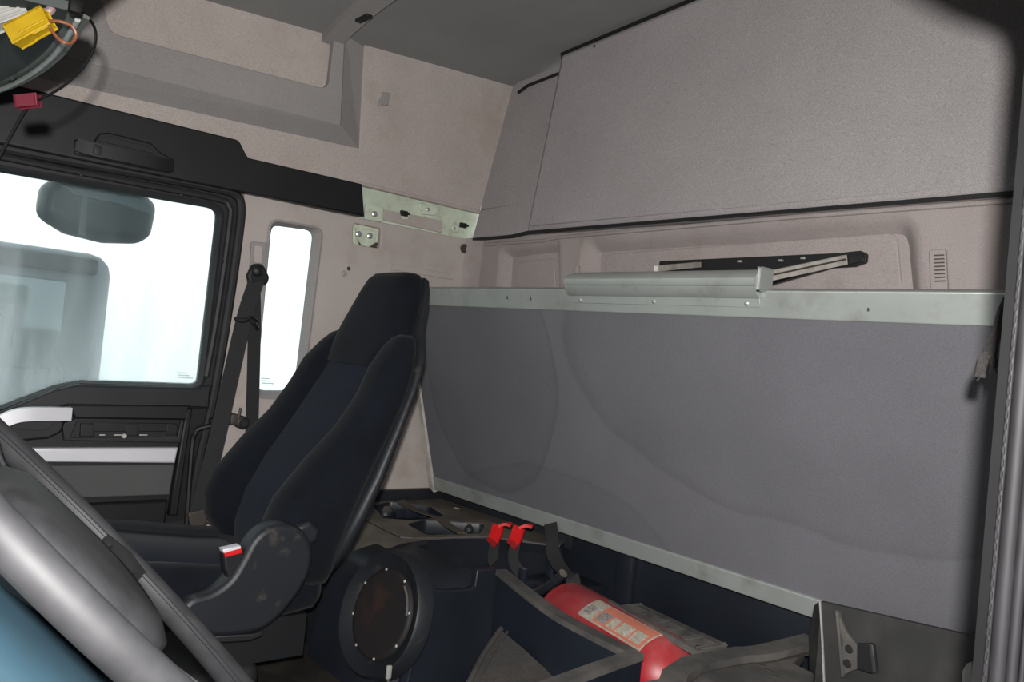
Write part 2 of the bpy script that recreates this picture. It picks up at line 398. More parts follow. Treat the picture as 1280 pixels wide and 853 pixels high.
box('rail_slot', (sp.x - 0.035, 1.112, sp.z - 0.004), (sp.x + 0.035, 1.132, sp.z + 0.004), VOID, rail, bev=0.002, M=None)

# ---- passenger side wall
wp = thing('wall_passenger', 'beige moulded side wall of the cab on the passenger side', 'wall', (-2.45, 1.4, -0.55), kind='structure')
fW = FX(-2.45)
w2hole = rpoly([fW.px(337, 274), fW.px(403, 286), fW.px(377, 499), fW.px(317, 497)], 0.03)
brhole = rpoly([fW.px(442, 279), fW.px(477, 286), fW.px(475, 311), fW.px(441, 305)], 0.012)
outer = [fW.px(306, 242), fW.px(452, 273), fW.px(593, 301), (1.87, 0.40), (1.87, -0.85), (0.90, -0.85), (0.93, 0.0)]
low = plate('side_panel', fW, outer, BEIGE_PLASTIC, wp, holes=[w2hole, brhole], t=0.03, bevel=0.004, base=-0.03, px=False)
# soft raised moulding around the rear quarter window
ring0 = rpoly([fW.px(333, 265), fW.px(424, 283), fW.px(396, 505), fW.px(312, 503)], 0.05, 5)
ring1 = offset2(ring0, 0.018)
# window bezel: from the opening back to the glass
gl2 = [fW.px(343, 281), fW.px(391, 288), fW.px(397, 300), fW.px(372, 489), fW.px(324, 489)]
wr = rpoly([gl2[0], ((gl2[1][0] + gl2[2][0]) / 2 + 0.004, gl2[1][1] + 0.002), gl2[3], gl2[4]], 0.028)
rings = [[fW.at(a, b, 0.004) for a, b in offset2(w2hole, -0.004)], [fW.at(a, b, 0.006) for a, b in offset2(w2hole, 0.003)], [fW.at(a, b, -0.012) for a, b in offset2(wr, -0.004)], [fW.at(a, b, -0.03) for a, b in wr]]
loft('window_bezel', rings, BANDF, wp, cap=False, smooth=50)
# ledge groove beside the seat head
plate('ledge_groove', FX(-2.447), [(492, 330), (560, 342), (566, 350), (488, 337)], BEIGE_PLASTIC, wp, t=0.006, bevel=0.002, base=-0.003)
# recess with the mint bracket
br = plate('bracket', FX(-2.468), [(440, 277), (479, 285), (477, 313), (439, 307)], MINT, wp, t=0.01, base=-0.01)
plate('bracket_tongue', FX(-2.455), [(446, 285), (474, 290), (472, 302), (462, 309), (453, 307), (446, 298)], MINT, br, t=0.01, base=-0.01, bevel=0.002, r=0.006)
for (u, v) in ((448, 293), (462, 295)): screw('bolt', SX(u, v, -2.453), (1, 0, 0), 0.011, STEEL, br)
plate('brown_patch', FX(-2.4665), [(446, 299), (472, 304), (470, 310), (450, 308)], PLUGM, br, t=0.012, base=-0.006, bevel=0.003)  # dark brown plate behind the lower edge of the tongue
# plug, cap, little hole
lathe('plug', SX(580, 311, -2.449), (1, 0, 0), [(0, 0.017), (0.003, 0.017), (0.004, 0.012), (0.002, 0.010), (0.002, 0.0)], PLUGM, wp, seg=20)
lathe('white_cap', SX(430, 342, -2.447), (1, 0, 0), [(0, 0.010), (0.004, 0.009), (0.006, 0.004), (0.0065, 0)], WHT, wp, seg=16)
lathe('small_hole', SX(436, 336, -2.4495), (1, 0, 0), [(0, 0.007), (0.001, 0.006), (0.001, 0)], PLUGM, wp, seg=12)
# exposed mint-painted metal above the panel
plate('metal_strip', FX(-2.475), [(444, 225), (606, 262), (600, 308), (444, 276)], MINT, wp, t=0.01, base=-0.01)
plate('strip_cover', FX(-2.462), [(480, 262), (500, 266), (503, 274), (511, 274), (514, 268), (553, 276), (552, 291), (478, 275)], BEIGE_PLASTIC, wp, t=0.006, base=-0.006, bevel=0.001)
mb = plate('mount_plate', FX(-2.460), [(457, 255), (480, 259), (478, 278), (456, 274)], MINT, wp, t=0.008, base=-0.008, bevel=0.002, r=0.004)
screw('bolt', SX(468, 268, -2.458), (1, 0, 0), 0.011, STEEL, mb)
ms = plate('mount_boss', FX(-2.462), [(522, 253), (552, 260), (544, 270), (529, 268)], MINT, wp, t=0.010, base=-0.010, bevel=0.003, r=0.008)
screw('bolt', SX(535, 262, -2.460), (1, 0, 0), 0.007, STEEL, ms)
for (u, v) in ((505, 267), (579, 282)):
    c = SX(u, v, -2.462); ck = box('spring_clip', c - V(0.006, 0.014, 0.009), c + V(0.006, 0.014, 0.009), VOID, wp, bev=0.002)
    box('clip_tongue', c + V(0.005, 0.004, -0.003), c + V(0.012, 0.018, 0.003), VOID, ck, bev=0.001)
pg = lathe('mount_plug', SX(568, 286, -2.468), (1, 0, 0), [(0, 0.017), (0.008, 0.016), (0.010, 0.013), (0.006, 0.010), (0.006, 0)], MINT, wp, seg=18)
screw('bolt', SX(568, 286, -2.462), (1, 0, 0), 0.006, STEEL, pg)
plate('inner_skin', FX(-2.50), [(0.90, 0.33), (1.9, 0.33), (1.9, 1.05), (-0.9, 1.05), (-0.9, 0.40), (0.90, 0.40)], MINT, wp, t=0.01, px=False)
plate('outer_skin', FX(-2.55), [(-0.9, 0.42), (1.9, 0.42), (1.9, 1.05), (-0.9, 1.05)], GREENB, wp, t=0.02, px=False)
# upper rear side panel, leaning inwards towards the roof
fU = Frame((-2.43, 1.295, 0.513), (0, 1, 0), V(0.06, 0, 0.45).normalized(), V(0.45, 0, -0.06).normalized())
up = plate('rear_upper_panel', fU, [(456, 50), (648, 104), (600, 264), (447, 226)], BEIGE, wp, t=0.025, base=-0.025, bevel=0.004)
a, b = fU.at(*fU.px(447, 228), -0.006), fU.at(*fU.px(600, 265), -0.006)
tube('panel_lip', [a, b], 0.009, BEIGE, up, n=1, seg=8)
a = fU.px(476, 132); c = fU.px(484, 115)
hk = plate('coat_hook', fU, [(477, 115), (486, 116), (484, 132), (475, 131)], BANDF, up, t=0.010, bevel=0.003)
plate('hook_tab', fU, [(474, 124), (479, 122), (478, 133), (473, 133)], GREYF, hk, t=0.006, bevel=0.001)
# upper locker panel over the door: band, chamfers, face with a long recess
XB, XF = -2.42, -2.362
plate('locker_band', FX(XB), [(-200, 20), (449, 186), (448, 236), (-200, 92)], BEIGE, wp, t=0.02, base=-0.02)
A1, A2, A3 = SX(-200, 42, XB), SX(449, 186, XB), SX(457, 52, -2.385)
B1, B2, B3 = SX(-200, 3, XF), SX(426, 157, XF), SX(432, 36, XF + 0.012)
bm = bmesh.new(); q = [bm.verts.new(p) for p in (A1, A2, A3, B1, B2, B3)]
bm.faces.new((q[0], q[1], q[4], q[3])); bm.faces.new((q[1], q[2], q[5], q[4]))
back_ = [bm.verts.new(v.co - Vector((0.02, 0, 0))) for v in q]
bm.faces.new((back_[0], back_[3], back_[4], back_[1])); bm.faces.new((back_[1], back_[4], back_[5], back_[2]))
finish('locker_chamfer', bm2me(bm), BANDF, wp, smooth=0)
fF = Frame((XF, 0, 0), (0, 1, 0), V(0.035, 0, 1).normalized(), V(1, 0, -0.035).normalized())
fF.o = SX(426, 157, XF)
face = [fF.px(*p) for p in ((-200, 2), (426, 157.5), (432, 34), (419, 38), (411, 112), (137, 41), (120, -40), (-200, -110))]
plate('locker_face', fF, rpoly(face, [0, 0.004, 0.006, 0.006, 0.035, 0.035, 0, 0]), BANDF, wp, t=0.025, base=-0.025, bevel=0.003, px=False)
fR = Frame(fF.at(0, 0, -0.024), fF.ex, fF.ey, fF.en)
plate('locker_recess', fR, [(60, 40), (425, 130), (425, 40), (60, -60)], BEIGE, wp, t=0.012, base=-0.012)

# black trim with the grab handle above the door
fT = FX(-2.412)
t1 = thing('trim_1', 'black plastic trim strip with a grab handle above the passenger door', 'trim', (-2.43, 0.8, 0.38), kind='structure')
trm = plate('trim_strip', fT, [(-200, 52), (299, 175), (310, 197), (453, 230), (456, 271), (312, 242), (-200, 138)], BLACKP, t1, t=0.035, base=-0.035, bevel=0.005, r=[0, 0.02, 0.02, 0.004, 0.004, 0.004, 0])
hd = plate('handle_cup', FX(-2.411), [(92, 174), (116, 178), (123, 167), (136, 166), (188, 179), (199, 190), (217, 200), (217, 215), (209, 217), (92, 193)], BLACKP, t1, t=0.012, bevel=0.005, base=-0.003, r=0.008)
plate('cup_hollow', FX(-2.401), [(124, 172), (137, 171), (186, 184), (195, 193), (122, 176)], VOID, hd, t=0.004, base=-0.001, bevel=0.001, r=0.006)
ribbon('grab_bar', [SX(96, 181, -2.398), SX(120, 188, -2.386), SX(160, 196, -2.382), SX(196, 204, -2.386), SX(213, 208, -2.398)], (0, 0.0, 1), 0.034, 0.018, BLACKP, t1, n=4)
box('bar_highlight', SX(122, 188, -2.383) - V(0.006, 0.012, 0.014), SX(122, 188, -2.383) + V(0.008, 0.012, 0.014), DOORP, t1, bev=0.004)  # lighter charcoal block painting a highlight onto the grab bar

# ---- rear wall
wb = thing('wall_back', 'beige moulded rear wall of the cab with padded storage above', 'wall', (-1.35, 1.85, -0.85), kind='structure')
WBY = 1.80
fB = FY(WBY)
hA = rpoly([fB.px(621, 395), fB.px(626, 311), fB.px(698, 302), fB.px(700, 395)], [0, 0.035, 0.012, 0])
hB = rpoly([fB.px(724, 400), fB.px(729, 299), fB.px(1143, 265), fB.px(1156, 400)], [0, 0.05, 0.07, 0])
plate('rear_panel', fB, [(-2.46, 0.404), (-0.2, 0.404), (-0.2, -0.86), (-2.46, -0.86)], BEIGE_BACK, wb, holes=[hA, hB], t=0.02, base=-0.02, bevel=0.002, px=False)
def recess(h, d, ins, inner):
    rs = [[fB.at(a, b, 0.002) for a, b in offset2(h, -0.012)], [fB.at(a, b, 0.0) for a, b in h], [fB.at(a, b, -d * 0.55) for a, b in offset2(h, ins * 0.7)], [fB.at(a, b, -d) for a, b in offset2(h, ins * 1.25)]]
    me = loft_me(rs, cap=False)
    finish('recess_wall', me, BEIGE_BACK, wb, smooth=60)
    plate('recess_floor', FY(WBY + d), offset2(h, ins), BEIGE_BACK, wb, t=0.01, base=-0.01, px=False)
    plate('recess_pad', FY(WBY + d), inner, BEIGE_BACK, wb, t=0.008, base=-0.002, bevel=0.004, r=0.03)
recess(hA, 0.035, 0.022, [(644, 395), (647, 328), (694, 323), (697, 395)])
recess(hB, 0.045, 0.03, [(754, 400), (758, 318), (1122, 291), (1132, 400)])
loft('corner_roll', [[V(-2.451, 1.766, z), V(-2.442, 1.778, z), V(-2.415, 1.788, z), V(-2.38, 1.802, z), V(-2.46, 1.81, z)] for z in (-0.6, 0.402)], BEIGE_BACK, wb, smooth=60)
vg = plate('air_vent', FY(1.798), [(1163, 313), (1184, 312), (1187, 365), (1165, 365)], BEIGE_BACK, wb, t=0.01, bevel=0.003, r=0.006)
for k in range(8):
    v0 = 319 + k * 4.6
    plate('vent_slat', FY(1.789), [(1167.5 + k * 0.2, v0), (1180.5 + k * 0.2, v0 - 0.6), (1180.7 + k * 0.2, v0 + 1.0), (1167.7 + k * 0.2, v0 + 1.6)], PLUGM, vg, t=0.004, base=-0.002)
fS = FY(1.834)
slot = plate('strut_slot', fS, [(826, 327), (1050, 317), (1077, 314), (1085, 318), (1084, 329), (1070, 334), (1020, 337), (940, 362), (826, 350)], VOID, wb, t=0.012, base=-0.004, bevel=0.002, r=0.006)
plate('slot_cap', FY(1.824), [(1052, 321), (1079, 317), (1082, 327), (1054, 333)], BLACKP, slot, t=0.006, bevel=0.002, r=0.005)
for (u, v) in ((1004, 323), (976, 326), (925, 327)): 
    c = SY(u, v, 1.820); box('slot_rivet', c - V(0.006, 0.004, 0.003), c + V(0.006, 0.004, 0.003), STEEL, slot, bev=0.001)
# storage panels above
def tilt(y0, z0, dy, dz):
    e = V(0, dy, dz).normalized(); return Frame((0, y0, z0), (1, 0, 0), e, V(1, 0, 0).cross(e))
fM = tilt(1.76, 0.408, 0.05, 0.60)
mp = [fM.px(700, 67), fM.px(868, -3), (-1.0, 0.72), (-0.22, 0.72), (-0.22, fM.px(1260, 241)[1] + 0.004), fM.px(1260, 241), fM.px(656, 290)]
stm = plate('storage_panel', fM, mp, GREYF, wb, t=0.09, base=-0.09, bevel=0.020, px=False, r=[0.015, 0, 0, 0, 0, 0, 0.015], smooth=60)
tube('roof_shadow_gap', [fM.at(*fM.px(640, 112), -0.03), fM.at(*fM.px(652, 103), -0.03), fM.at(*fM.px(697, 85), -0.03), fM.at(*fM.px(701, 67), -0.004), fM.at(*fM.px(784, 32), -0.004), fM.at(*fM.px(868, -3), -0.004), fM.at(*fM.px(1000, -55), -0.004)], 0.006, VOID, wb, n=1, seg=6)  # black bead standing in for the shadow line under the roof lining
lathe('screw_hole', fM.at(*fM.px(743, 58), 0.0005), fM.en, [(0, 0.005), (0.001, 0.004), (0.001, 0)], VOID, stm, seg=12)
fN = tilt(1.795, 0.408, 0.055, 0.56)
plate('storage_end_panel', fN, [(636, 108), (652, 100), (712, 76), (672, 251), (600, 263)], GREYF, wb, t=0.04, base=-0.04, bevel=0.004)
plate('storage_end_foot', Frame(fN.at(0, 0, 0.004), fN.ex, fN.ey, fN.en), [(600, 263), (672, 250), (664, 290), (590, 299)], GREYF, wb, t=0.044, base=-0.044, bevel=0.004)
ribbon('rubber_gap', [SY(588, 300, 1.79), SY(640, 296, 1.79), SY(660, 291, 1.775), SY(800, 279, 1.775), SY(1260, 242, 1.775), SY(1420, 231, 1.775)], (0, 1, 0), 0.014, 0.009, VOID, wb, n=1)
tube('panel_ridge', [SY(606, 306, 1.797), SY(680, 301, 1.797), SY(697, 297, 1.793), SY(1000, 271, 1.793), SY(1400, 241, 1.793)], 0.006, BEIGE_BACK, wb, n=1, seg=8)
# dark liner of the well under the bunk
box('well_liner', (-1.95, 1.775, -0.86), (-0.2, 1.799, -0.47), NAVYC, wb, bev=0.004)
box('liner_rib', (-1.56, 1.755, -0.86), (-1.50, 1.775, -0.5), NAVYC, wb, bev=0.006)

# ---- driver side: door pillar, seals, roof side, sill
wd = thing('wall_driver', 'driver side door pillar with ribbed rubber seal and green body edge', 'wall', (-0.22, 0.8, -0.85), kind='structure')
PY = 0.72
ZT = 0.345
# inner pillar trim, dark
def pillar_piece(name, x0, x1, y0, y1, m, bev=0.004):
    rings = []
    for z in (-0.95, -0.5, 0.0, 0.3, 1.03):
        dx = -0.006 * (z + 0.5) if z < 0.4 else -0.006
        rings.append([V(x0 + dx, y0, z), V(x1 + dx, y0, z), V(x1 + dx, y1, z), V(x0 + dx, y1, z)])
    return loft(name, rings, m, wd, smooth=30)
pillar_piece('pillar_trim', -0.256, -0.2475, PY + 0.004, PY + 0.06, PILLM)
pillar_piece('pillar_back', -0.2475, -0.226, PY + 0.006, PY + 0.06, PILLM)
pillar_piece('pillar_liner', -0.245, -0.19, PY + 0.05, 1.9, BEIGE_PLASTIC)
pillar_piece('pillar_flange', -0.226, -0.2185, PY + 0.008, PY + 0.06, PILLM)
pillar_piece('body_edge', -0.2185, -0.10, PY + 0.012, PY + 0.06, GREENB)
for (dx, rr, nm) in ((-0.2455, 0.0022, 'seal_stitch'), (-0.2370, 0.0066, 'rubber_seal'), (-0.2275, 0.0045, 'seal_lip'), (-0.2205, 0.0022, 'seal_edge')):
    pts = [V(dx + 0.003, PY + 0.004, -0.95), V(dx, PY + 0.002, -0.5), V(dx - 0.003, PY + 0.002, 0.0), V(dx - 0.0045, PY, 0.25), V(dx - 0.006, PY - 0.006, ZT - 0.045), V(dx - 0.006, PY - 0.024, ZT - 0.004), V(dx - 0.006, PY - 0.06, ZT + 0.001), V(dx - 0.006, PY - 0.18, ZT - 0.008), V(dx - 0.006, PY - 0.5, ZT + 0.012), V(dx - 0.006, -0.5, ZT + 0.06)]
    sl = tube(nm, pts, rr, SEALM, wd, n=6, seg=12)
    if nm == 'seal_stitch':
        for k in range(110):
            z = -0.62 + k * 0.0095
            box('stitch', (-0.2463 - 0.006 * (z + 0.5), PY - 0.0012, z), (-0.2447 - 0.006 * (z + 0.5), PY + 0.001, z + 0.0058), SEALM, sl, bev=0)
# roof side above the opening
hp = [V(-0.25, PY + 0.06, 0.20), V(-0.25, PY - 0.004, 0.26), V(-0.25, PY - 0.018, ZT - 0.02), V(-0.25, PY - 0.04, ZT + 0.003), V(-0.25, PY - 0.11, ZT - 0.002), V(-0.25, PY - 0.18, ZT - 0.008), V(-0.25, PY - 0.5, ZT + 0.012), V(-0.25, -0.56, ZT + 0.06)]
loft('roof_side', [[p + V(0, 0, 0), p + V(0.06, 0, 0), V(p.x + 0.06, p.y, 1.06), V(p.x, p.y, 1.06)] for p in hp], PILLM, wd)
box('door_sill', (-0.27, -0.6, -1.0), (-0.16, 0.78, FW + 0.02), RUBBER, wd, bev=0.01)
box('front_pillar', (-0.27, -1.08, -1.0), (-0.16, -0.56, 1.06), RUBBER, wd, bev=0.01)
# ---- front of the cab: bulkhead below the windscreen, roof header above it
wf = thing('wall_front', 'front bulkhead and windscreen header of the cab', 'wall', (-1.3, -1.05, -0.85), kind='structure')
box('bulkhead', (-2.47, -1.12, -0.95), (-0.16, -1.05, -0.18), BLACKP, wf, bev=0.01)
box('screen_header', (-2.47, -1.12, 0.52), (-0.16, -1.05, 1.06), GREYF, wf, bev=0.01)
box('side_pillar', (-2.50, -1.12, -0.95), (-2.42, -0.42, 1.06), BLACKP, wf, bev=0.01)

# ================================================================== PASSENGER DOOR
d1 = thing('door_1', 'black passenger door with silver grab handle and silver strip under the window', 'door', (-2.46, 0.35, FW), kind='structure')
fD = FX(-2.462)
win = rpoly([(-0.36, 0.30), fD.px(0, 211), fD.px(277, 259), fD.px(251, 483), fD.px(100, 478), fD.px(70, 484), fD.px(0, 511), (-0.36, -0.33)], [0.02, 0, 0.035, 0.025, 0.03, 0.05, 0.05, 0.02])
dout = rpoly([(-0.42, 0.40), fD.px(303, 243), fD.px(264, 500), fD.px(236, 640), (0.88, -0.84), (-0.42, -0.84)], [0, 0.05, 0, 0, 0, 0])
plate('door_frame', fD, dout, DOORP, d1, holes=[win], t=0.03, base=-0.03, bevel=0.004, px=False)
# inner channel of the window, thin dark rim
rings = [[fD.at(a, b, 0.006) for a, b in offset2(win, -0.010)], [fD.at(a, b, 0.008) for a, b in offset2(win, -0.002)], [fD.at(a, b, -0.02) for a, b in offset2(win, 0.004)], [fD.at(a, b, -0.03) for a, b in offset2(win, 0.006)]]
loft('glass_channel', rings, RUBBER, d1, cap=False, smooth=50)
# step in the frame and the outer rubber seal
seal_path = [SX(-120, 162, -2.448), SX(150, 213, -2.448), SX(270, 236, -2.448), SX(293, 243, -2.448), SX(301, 256, -2.448), SX(299, 290, -2.448), SX(285, 390, -2.448), SX(266, 500, -2.448), SX(248, 580, -2.448), SX(235, 660, -2.448)]
tube('door_seal', seal_path, 0.014, RUBBER, d1, n=4, seg=10)
tube('frame_step', [SX(-120, 172, -2.457), SX(150, 225, -2.457), SX(268, 248, -2.457), SX(286, 258, -2.457), SX(287, 280, -2.457), SX(272, 390, -2.457), SX(258, 470, -2.457)], 0.010, DOORP, d1, n=4, seg=8)
for (u, v) in ((102, 219), (227, 244), (278, 327), (259, 470)): screw('frame_screw', SX(u, v, -2.452), (1, 0, 0), 0.006, RUBBER, d1)
# cap rail below the window
fC = FX(-2.435)
plate('sill_cap', fC, [(-60, 545), (0, 516), (68, 488), (98, 481), (252, 485), (266, 481), (262, 512), (84, 508), (60, 514), (-60, 560)], DOORP, d1, t=0.03, base=-0.03, bevel=0.008, r=[0, 0, .03, .02, .01, .005, .005, .01, .01, 0])
fP = FX(-2.425)
plate('inner_panel', FX(-2.447), [(-60, 545), (86, 506), (262, 508), (236, 650), (-60, 680)], BLACKP, d1, t=0.012, base=-0.012)
# switch pod: dark shelf over a slot with broken cover
plate('pod_shelf', fP, [(84, 506), (238, 507), (234, 526), (94, 524)], BLACKP, d1, t=0.03, base=-0.03, bevel=0.006, r=0.004)
pod = plate('switch_pod', FX(-2.433), [(78, 530), (96, 523), (232, 524), (228, 554), (80, 551)], DOORP, d1, holes=[[(88, 547), (97, 527), (226, 527), (222, 547)]], t=0.02, base=-0.02, bevel=0.003)
plate('pod_well', FX(-2.445), [(80, 551), (90, 524), (230, 524), (226, 551)], VOID, pod, t=0.006, base=-0.006)
for (u0, u1, v0, v1) in ((100, 117, 530, 546), (157, 172, 531, 545), (208, 221, 530, 544)):
    plate('switch_block', FX(-2.437), [(u0 + 1, v0), (u1 + 1, v0), (u1, v1), (u0, v1)], VOID, pod, t=0.01, base=-0.01, bevel=0.002)
plate('switch_rail', FX(-2.438), [(116, 529), (210, 529), (209, 540), (115, 540)], BLACKP, pod, t=0.006, base=-0.006, bevel=0.002)
for (u0, u1) in ((142, 152), (174, 184), (124, 131)): plate('contact', FX(-2.4355), [(u0, 543.2), (u1, 543.2), (u1, 544.4), (u0, 544.4)], ALUW, pod, t=0.003)
lathe('lamp_socket', SX(155, 545, -2.436), (1, 0, 0), [(0, 0.007), (0.006, 0.006), (0.006, 0)], ALUW, pod, seg=10)
# silver pull handle and the pocket behind it
plate('handle_pocket', FX(-2.44), [(-30, 552), (8, 528), (40, 523), (82, 524), (76, 540), (60, 548), (-30, 556)], BLACKP, d1, t=0.02, base=-0.008, bevel=0.006, r=0.02)
plate('pocket_floor', FX(-2.4265), [(10, 536), (26, 528), (70, 526), (62, 535), (50, 539)], DOORP, d1, t=0.004, base=-0.002, bevel=0.001, r=0.01)
ribbon('pull_handle', [SX(-55, 580, -2.42), SX(-25, 549, -2.40), SX(0, 529, -2.395), SX(20, 520, -2.392), SX(45, 517.5, -2.392), SX(88, 517.5, -2.40)], (0, 0, 1), 0.034, 0.024, SILVER, d1, n=5, smooth=50)
plate('silver_strip', FX(-2.425), [(-60, 561), (223, 560), (219, 579.5), (-60, 577)], SILVER, d1, t=0.03, base=-0.03, bevel=0.006)
plate('insert_panel', FX(-2.44), [(-60, 584), (218, 581), (212, 619), (-60, 628)], GREYINS, d1, t=0.02, base=-0.02, bevel=0.004)
plate('edge_post', FX(-2.425), [(233, 511), (241, 511), (222, 645), (211, 645)], BLACKP, d1, t=0.04, base=-0.04, bevel=0.005)
plate('lower_pocket', FX(-2.42), [(-60, 640), (210, 626), (206, 660), (-60, 690)], BLACKP, d1, t=0.03, base=-0.03, bevel=0.006)
tube('hinge_rod', [SX(233, 660, -2.43), SX(240, 560, -2.43), SX(244, 542, -2.425), SX(252, 535, -2.42), SX(292, 527, -2.41)], 0.008, BLACKP, d1, n=5, seg=8)
tube('door_stay', [SX(262, 528, -2.425), SX(300, 525, -2.42)], 0.014, BLACKP, d1, n=1, seg=8)
# ---- glass
w1 = plate('window_1', FX(-2.485), offset2(win, -0.004), GLASS1, t=0.004, px=False, kind='structure', label='misted side window in the passenger door', cat='window')
w2 = plate('window_2', FX(-2.478), offset2(wr, -0.004), GLASS2, t=0.004, px=False, kind='structure', label='tall narrow quarter window behind the passenger seat', cat='window')
for (w, x, u, v) in ((w1, -2.482, 222, 466), (w2, -2.475, 326, 473)):
    for k in range(3):
        c = SX(u + k * 0.5, v + k * 3, x); ww = (0.030, 0.034, 0.042)[k]
        f = box('etched_mark', c - V(0.0004, 0, 0.0016), c + V(0.0004, ww, 0.0016), mat('etched_glass_print', (0.85, 0.9, 0.9), 0.8), w, bev=0, smooth=0)
        f.location = (0, 0, 0)

# ================================================================== FOLDED-UP BUNK
BT = V(0, 1.50, 0.184); BB = V(0, 1.695, -0.508)      # top and bottom edge of the board that faces the cab
bd = (BT - BB).normalized()
fK = Frame(BB, (1, 0, 0), bd, V(1, 0, 0).cross(bd))
H = (BT - BB).length
bunk = thing('folded_bunk', 'folded-up sleeper bunk with grey felt underside and aluminium frame along the rear wall', 'bunk', (-1.35, 1.70, -0.51))
XL, XR = -2.405, -0.30
plate('felt_board', fK, [(XL + 0.02, 0.02), (XR, 0.02), (XR, H - 0.02), (XL + 0.005, H - 0.02)], BOARD, bunk, t=0.012, base=-0.018, px=False)
rt = plate('top_rail', fK, [(XL, H - 0.060), (XR - 0.02, H - 0.060), (XR - 0.02, H), (XL, H)], ALU, bunk, t=0.032, base=-0.032, bevel=0.004, px=False)
rb = plate('bottom_rail', fK, [(XL + 0.02, 0), (XR, 0), (XR, 0.047), (XL + 0.02, 0.047)], ALU, bunk, t=0.03, base=-0.03, bevel=0.003, px=False)
plate('end_rail', fK, [(XL - 0.012, 0.0), (XL + 0.014, -0.012), (XL + 0.016, 0.047), (XL + 0.004, H - 0.06), (XL - 0.012, H - 0.05)], ALUW, bunk, t=0.028, base=-0.028, bevel=0.002, px=False)
for h in (0.03, 0.10): screw('rivet', fK.at(XL + 0.003, h, 0.0), fK.en, 0.005, STEEL, bunk)
plate('mattress', fK, [(XL + 0.02, 0.06), (XR - 0.03, 0.06), (XR - 0.03, H - 0.012), (XL + 0.02, H - 0.012)], MATTR, bunk, t=0.085, base=-0.115, bevel=0.02, px=False, r=0.02)
# guard profile screwed to the top rail
fG = Frame(fK.at(0, 0, 0.001), fK.ex, fK.ey, fK.en)
gx0, gx1 = fG.px(716, 360)[0], fG.px(950, 360)[0]
gp = plate('guard_flange', fG, [(gx0, H - 0.036), (gx1, H - 0.036), (gx1, H - 0.012), (gx0, H - 0.012)], ALU, bunk, t=0.004, px=False, bevel=0.001)
for u in (726, 818, 934): screw('rivet', fG.at(fG.px(u, 369)[0], H - 0.028, 0.004), fK.en, 0.0055, STEEL, gp)
def gring(x, s=0.0):
    pr = [(H - 0.015, -0.03), (H - 0.015, 0.012), (H - 0.004, 0.022), (H + 0.012, 0.026), (H + 0.0145, 0.0245), (H + 0.017, 0.026), (H + 0.030, 0.024), (H + 0.038, 0.014), (H + 0.040, -0.03)]
    return [fK.at(x, a, b) for a, b in pr]
gb = loft('guard_profile', [gring(gx0 - 0.006), gring(gx1 + 0.004)], ALU, bunk, smooth=40)
plate('profile_seam', fK, [(gx0 - 0.006, H + 0.0135), (gx1 + 0.004, H + 0.0135), (gx1 + 0.004, H + 0.0155), (gx0 - 0.006, H + 0.0155)], PLUGM, gb, t=0.001, base=0.0246, px=False)
e0 = fK.at(gx1 + 0.004, H - 0.014, -0.03)
box('profile_end_cap', (0, 0.012, 0.004), (0.008, 0.052, 0.050), ALU, gb, bev=0.003, M=Matrix(((1, 0, 0, e0.x), (0, -1, 0, e0.y), (0, 0, 1, e0.z), (0, 0, 0, 1))))
# support arms running back into the slot of the rear wall
p0 = SY(948, 348, 1.55); p1 = SY(1056, 325, 1.815)
arm = ribbon('support_arm', [p0, p1], (0, 0, 1), 0.022, 0.014, ALUW, bunk, n=2)
ribbon('arm_groove', [p0 + V(0.007, -0.0075, 0), p1 + V(0.006, -0.0075, 0)], (0, 0, 1), 0.004, 0.002, PLUGM, arm, n=2)
p0 = SY(820, 336, 1.57); p1 = SY(874, 331, 1.815)
ribbon('support_arm', [p0, p1], (0, 0, 1), 0.014, 0.012, ALUW, bunk, n=2)
box('latch_tab', SY(720, 338, 1.79) - V(0.010, 0.004, 0.02), SY(720, 338, 1.79) + V(0.010, 0.012, 0.014), BEIGE_BACK, wb, bev=0.003)
for (u, v, s) in ((634, 372, 1), (663, 373, 1), (945, 381, 0.6), (1085, 387, 0.6)):
    c = fK.at(*fK.px(u, v), 0.0); plate('scuff', Frame(c, fK.ex, fK.ey, fK.en), [(-0.003 * s, -0.004), (0.004 * s, -0.006 * s), (0.002, 0.006 * s), (-0.001, 0.003)], PLUGM, rt, t=0.0006, px=False)
# hanging strap under the board
hs = ribbon('hanging_strap', [SY(688, 655, 1.66), SY(690, 672, 1.63), SY(692, 694, 1.60), SY(702, 712, 1.57), SY(716, 724, 1.55), SY(718, 742, 1.55)], [V(1, 0.2, 0), V(1, 0.2, 0), V(1, 0.3, 0.1)], 0.038, 0.003, WEB, n=5, label='black webbing strap hanging below the bunk edge', cat='strap')
# frayed cloth strap by the pillar
fs = thing('frayed_strap', 'frayed grey cloth strap hanging beside the door pillar', 'strap', SD(1238, 468, 0.95))
ribbon('strap_tail', [SD(1262, 372, 0.92), SD(1253, 392, 0.93), SD(1247, 415, 0.94), SD(1236, 440, 0.95), SD(1228, 452, 0.95), SD(1224, 472, 0.95)], V(0.6, 0.5, 0.5), 0.011, 0.005, FRAY, fs, n=5)
ribbon('torn_end', [SD(1248, 412, 0.945), SD(1243, 432, 0.955), SD(1241, 446, 0.955), SD(1243, 460, 0.955)], V(0.6, 0.5, 0.5), 0.008, 0.004, FRAY, fs, n=5)
for k, (a, b) in enumerate((((1243, 456), (1249, 462)), ((1242, 458), (1246, 467)), ((1240, 452), (1237, 466)), ((1225, 470), (1221, 476)))):
    tube('loose_thread', [SD(*a, 0.955), SD((a[0] + b[0]) / 2 + 1, (a[1] + b[1]) / 2, 0.955), SD(*b, 0.955)], 0.0008, FRAY, fs, n=3, seg=5)

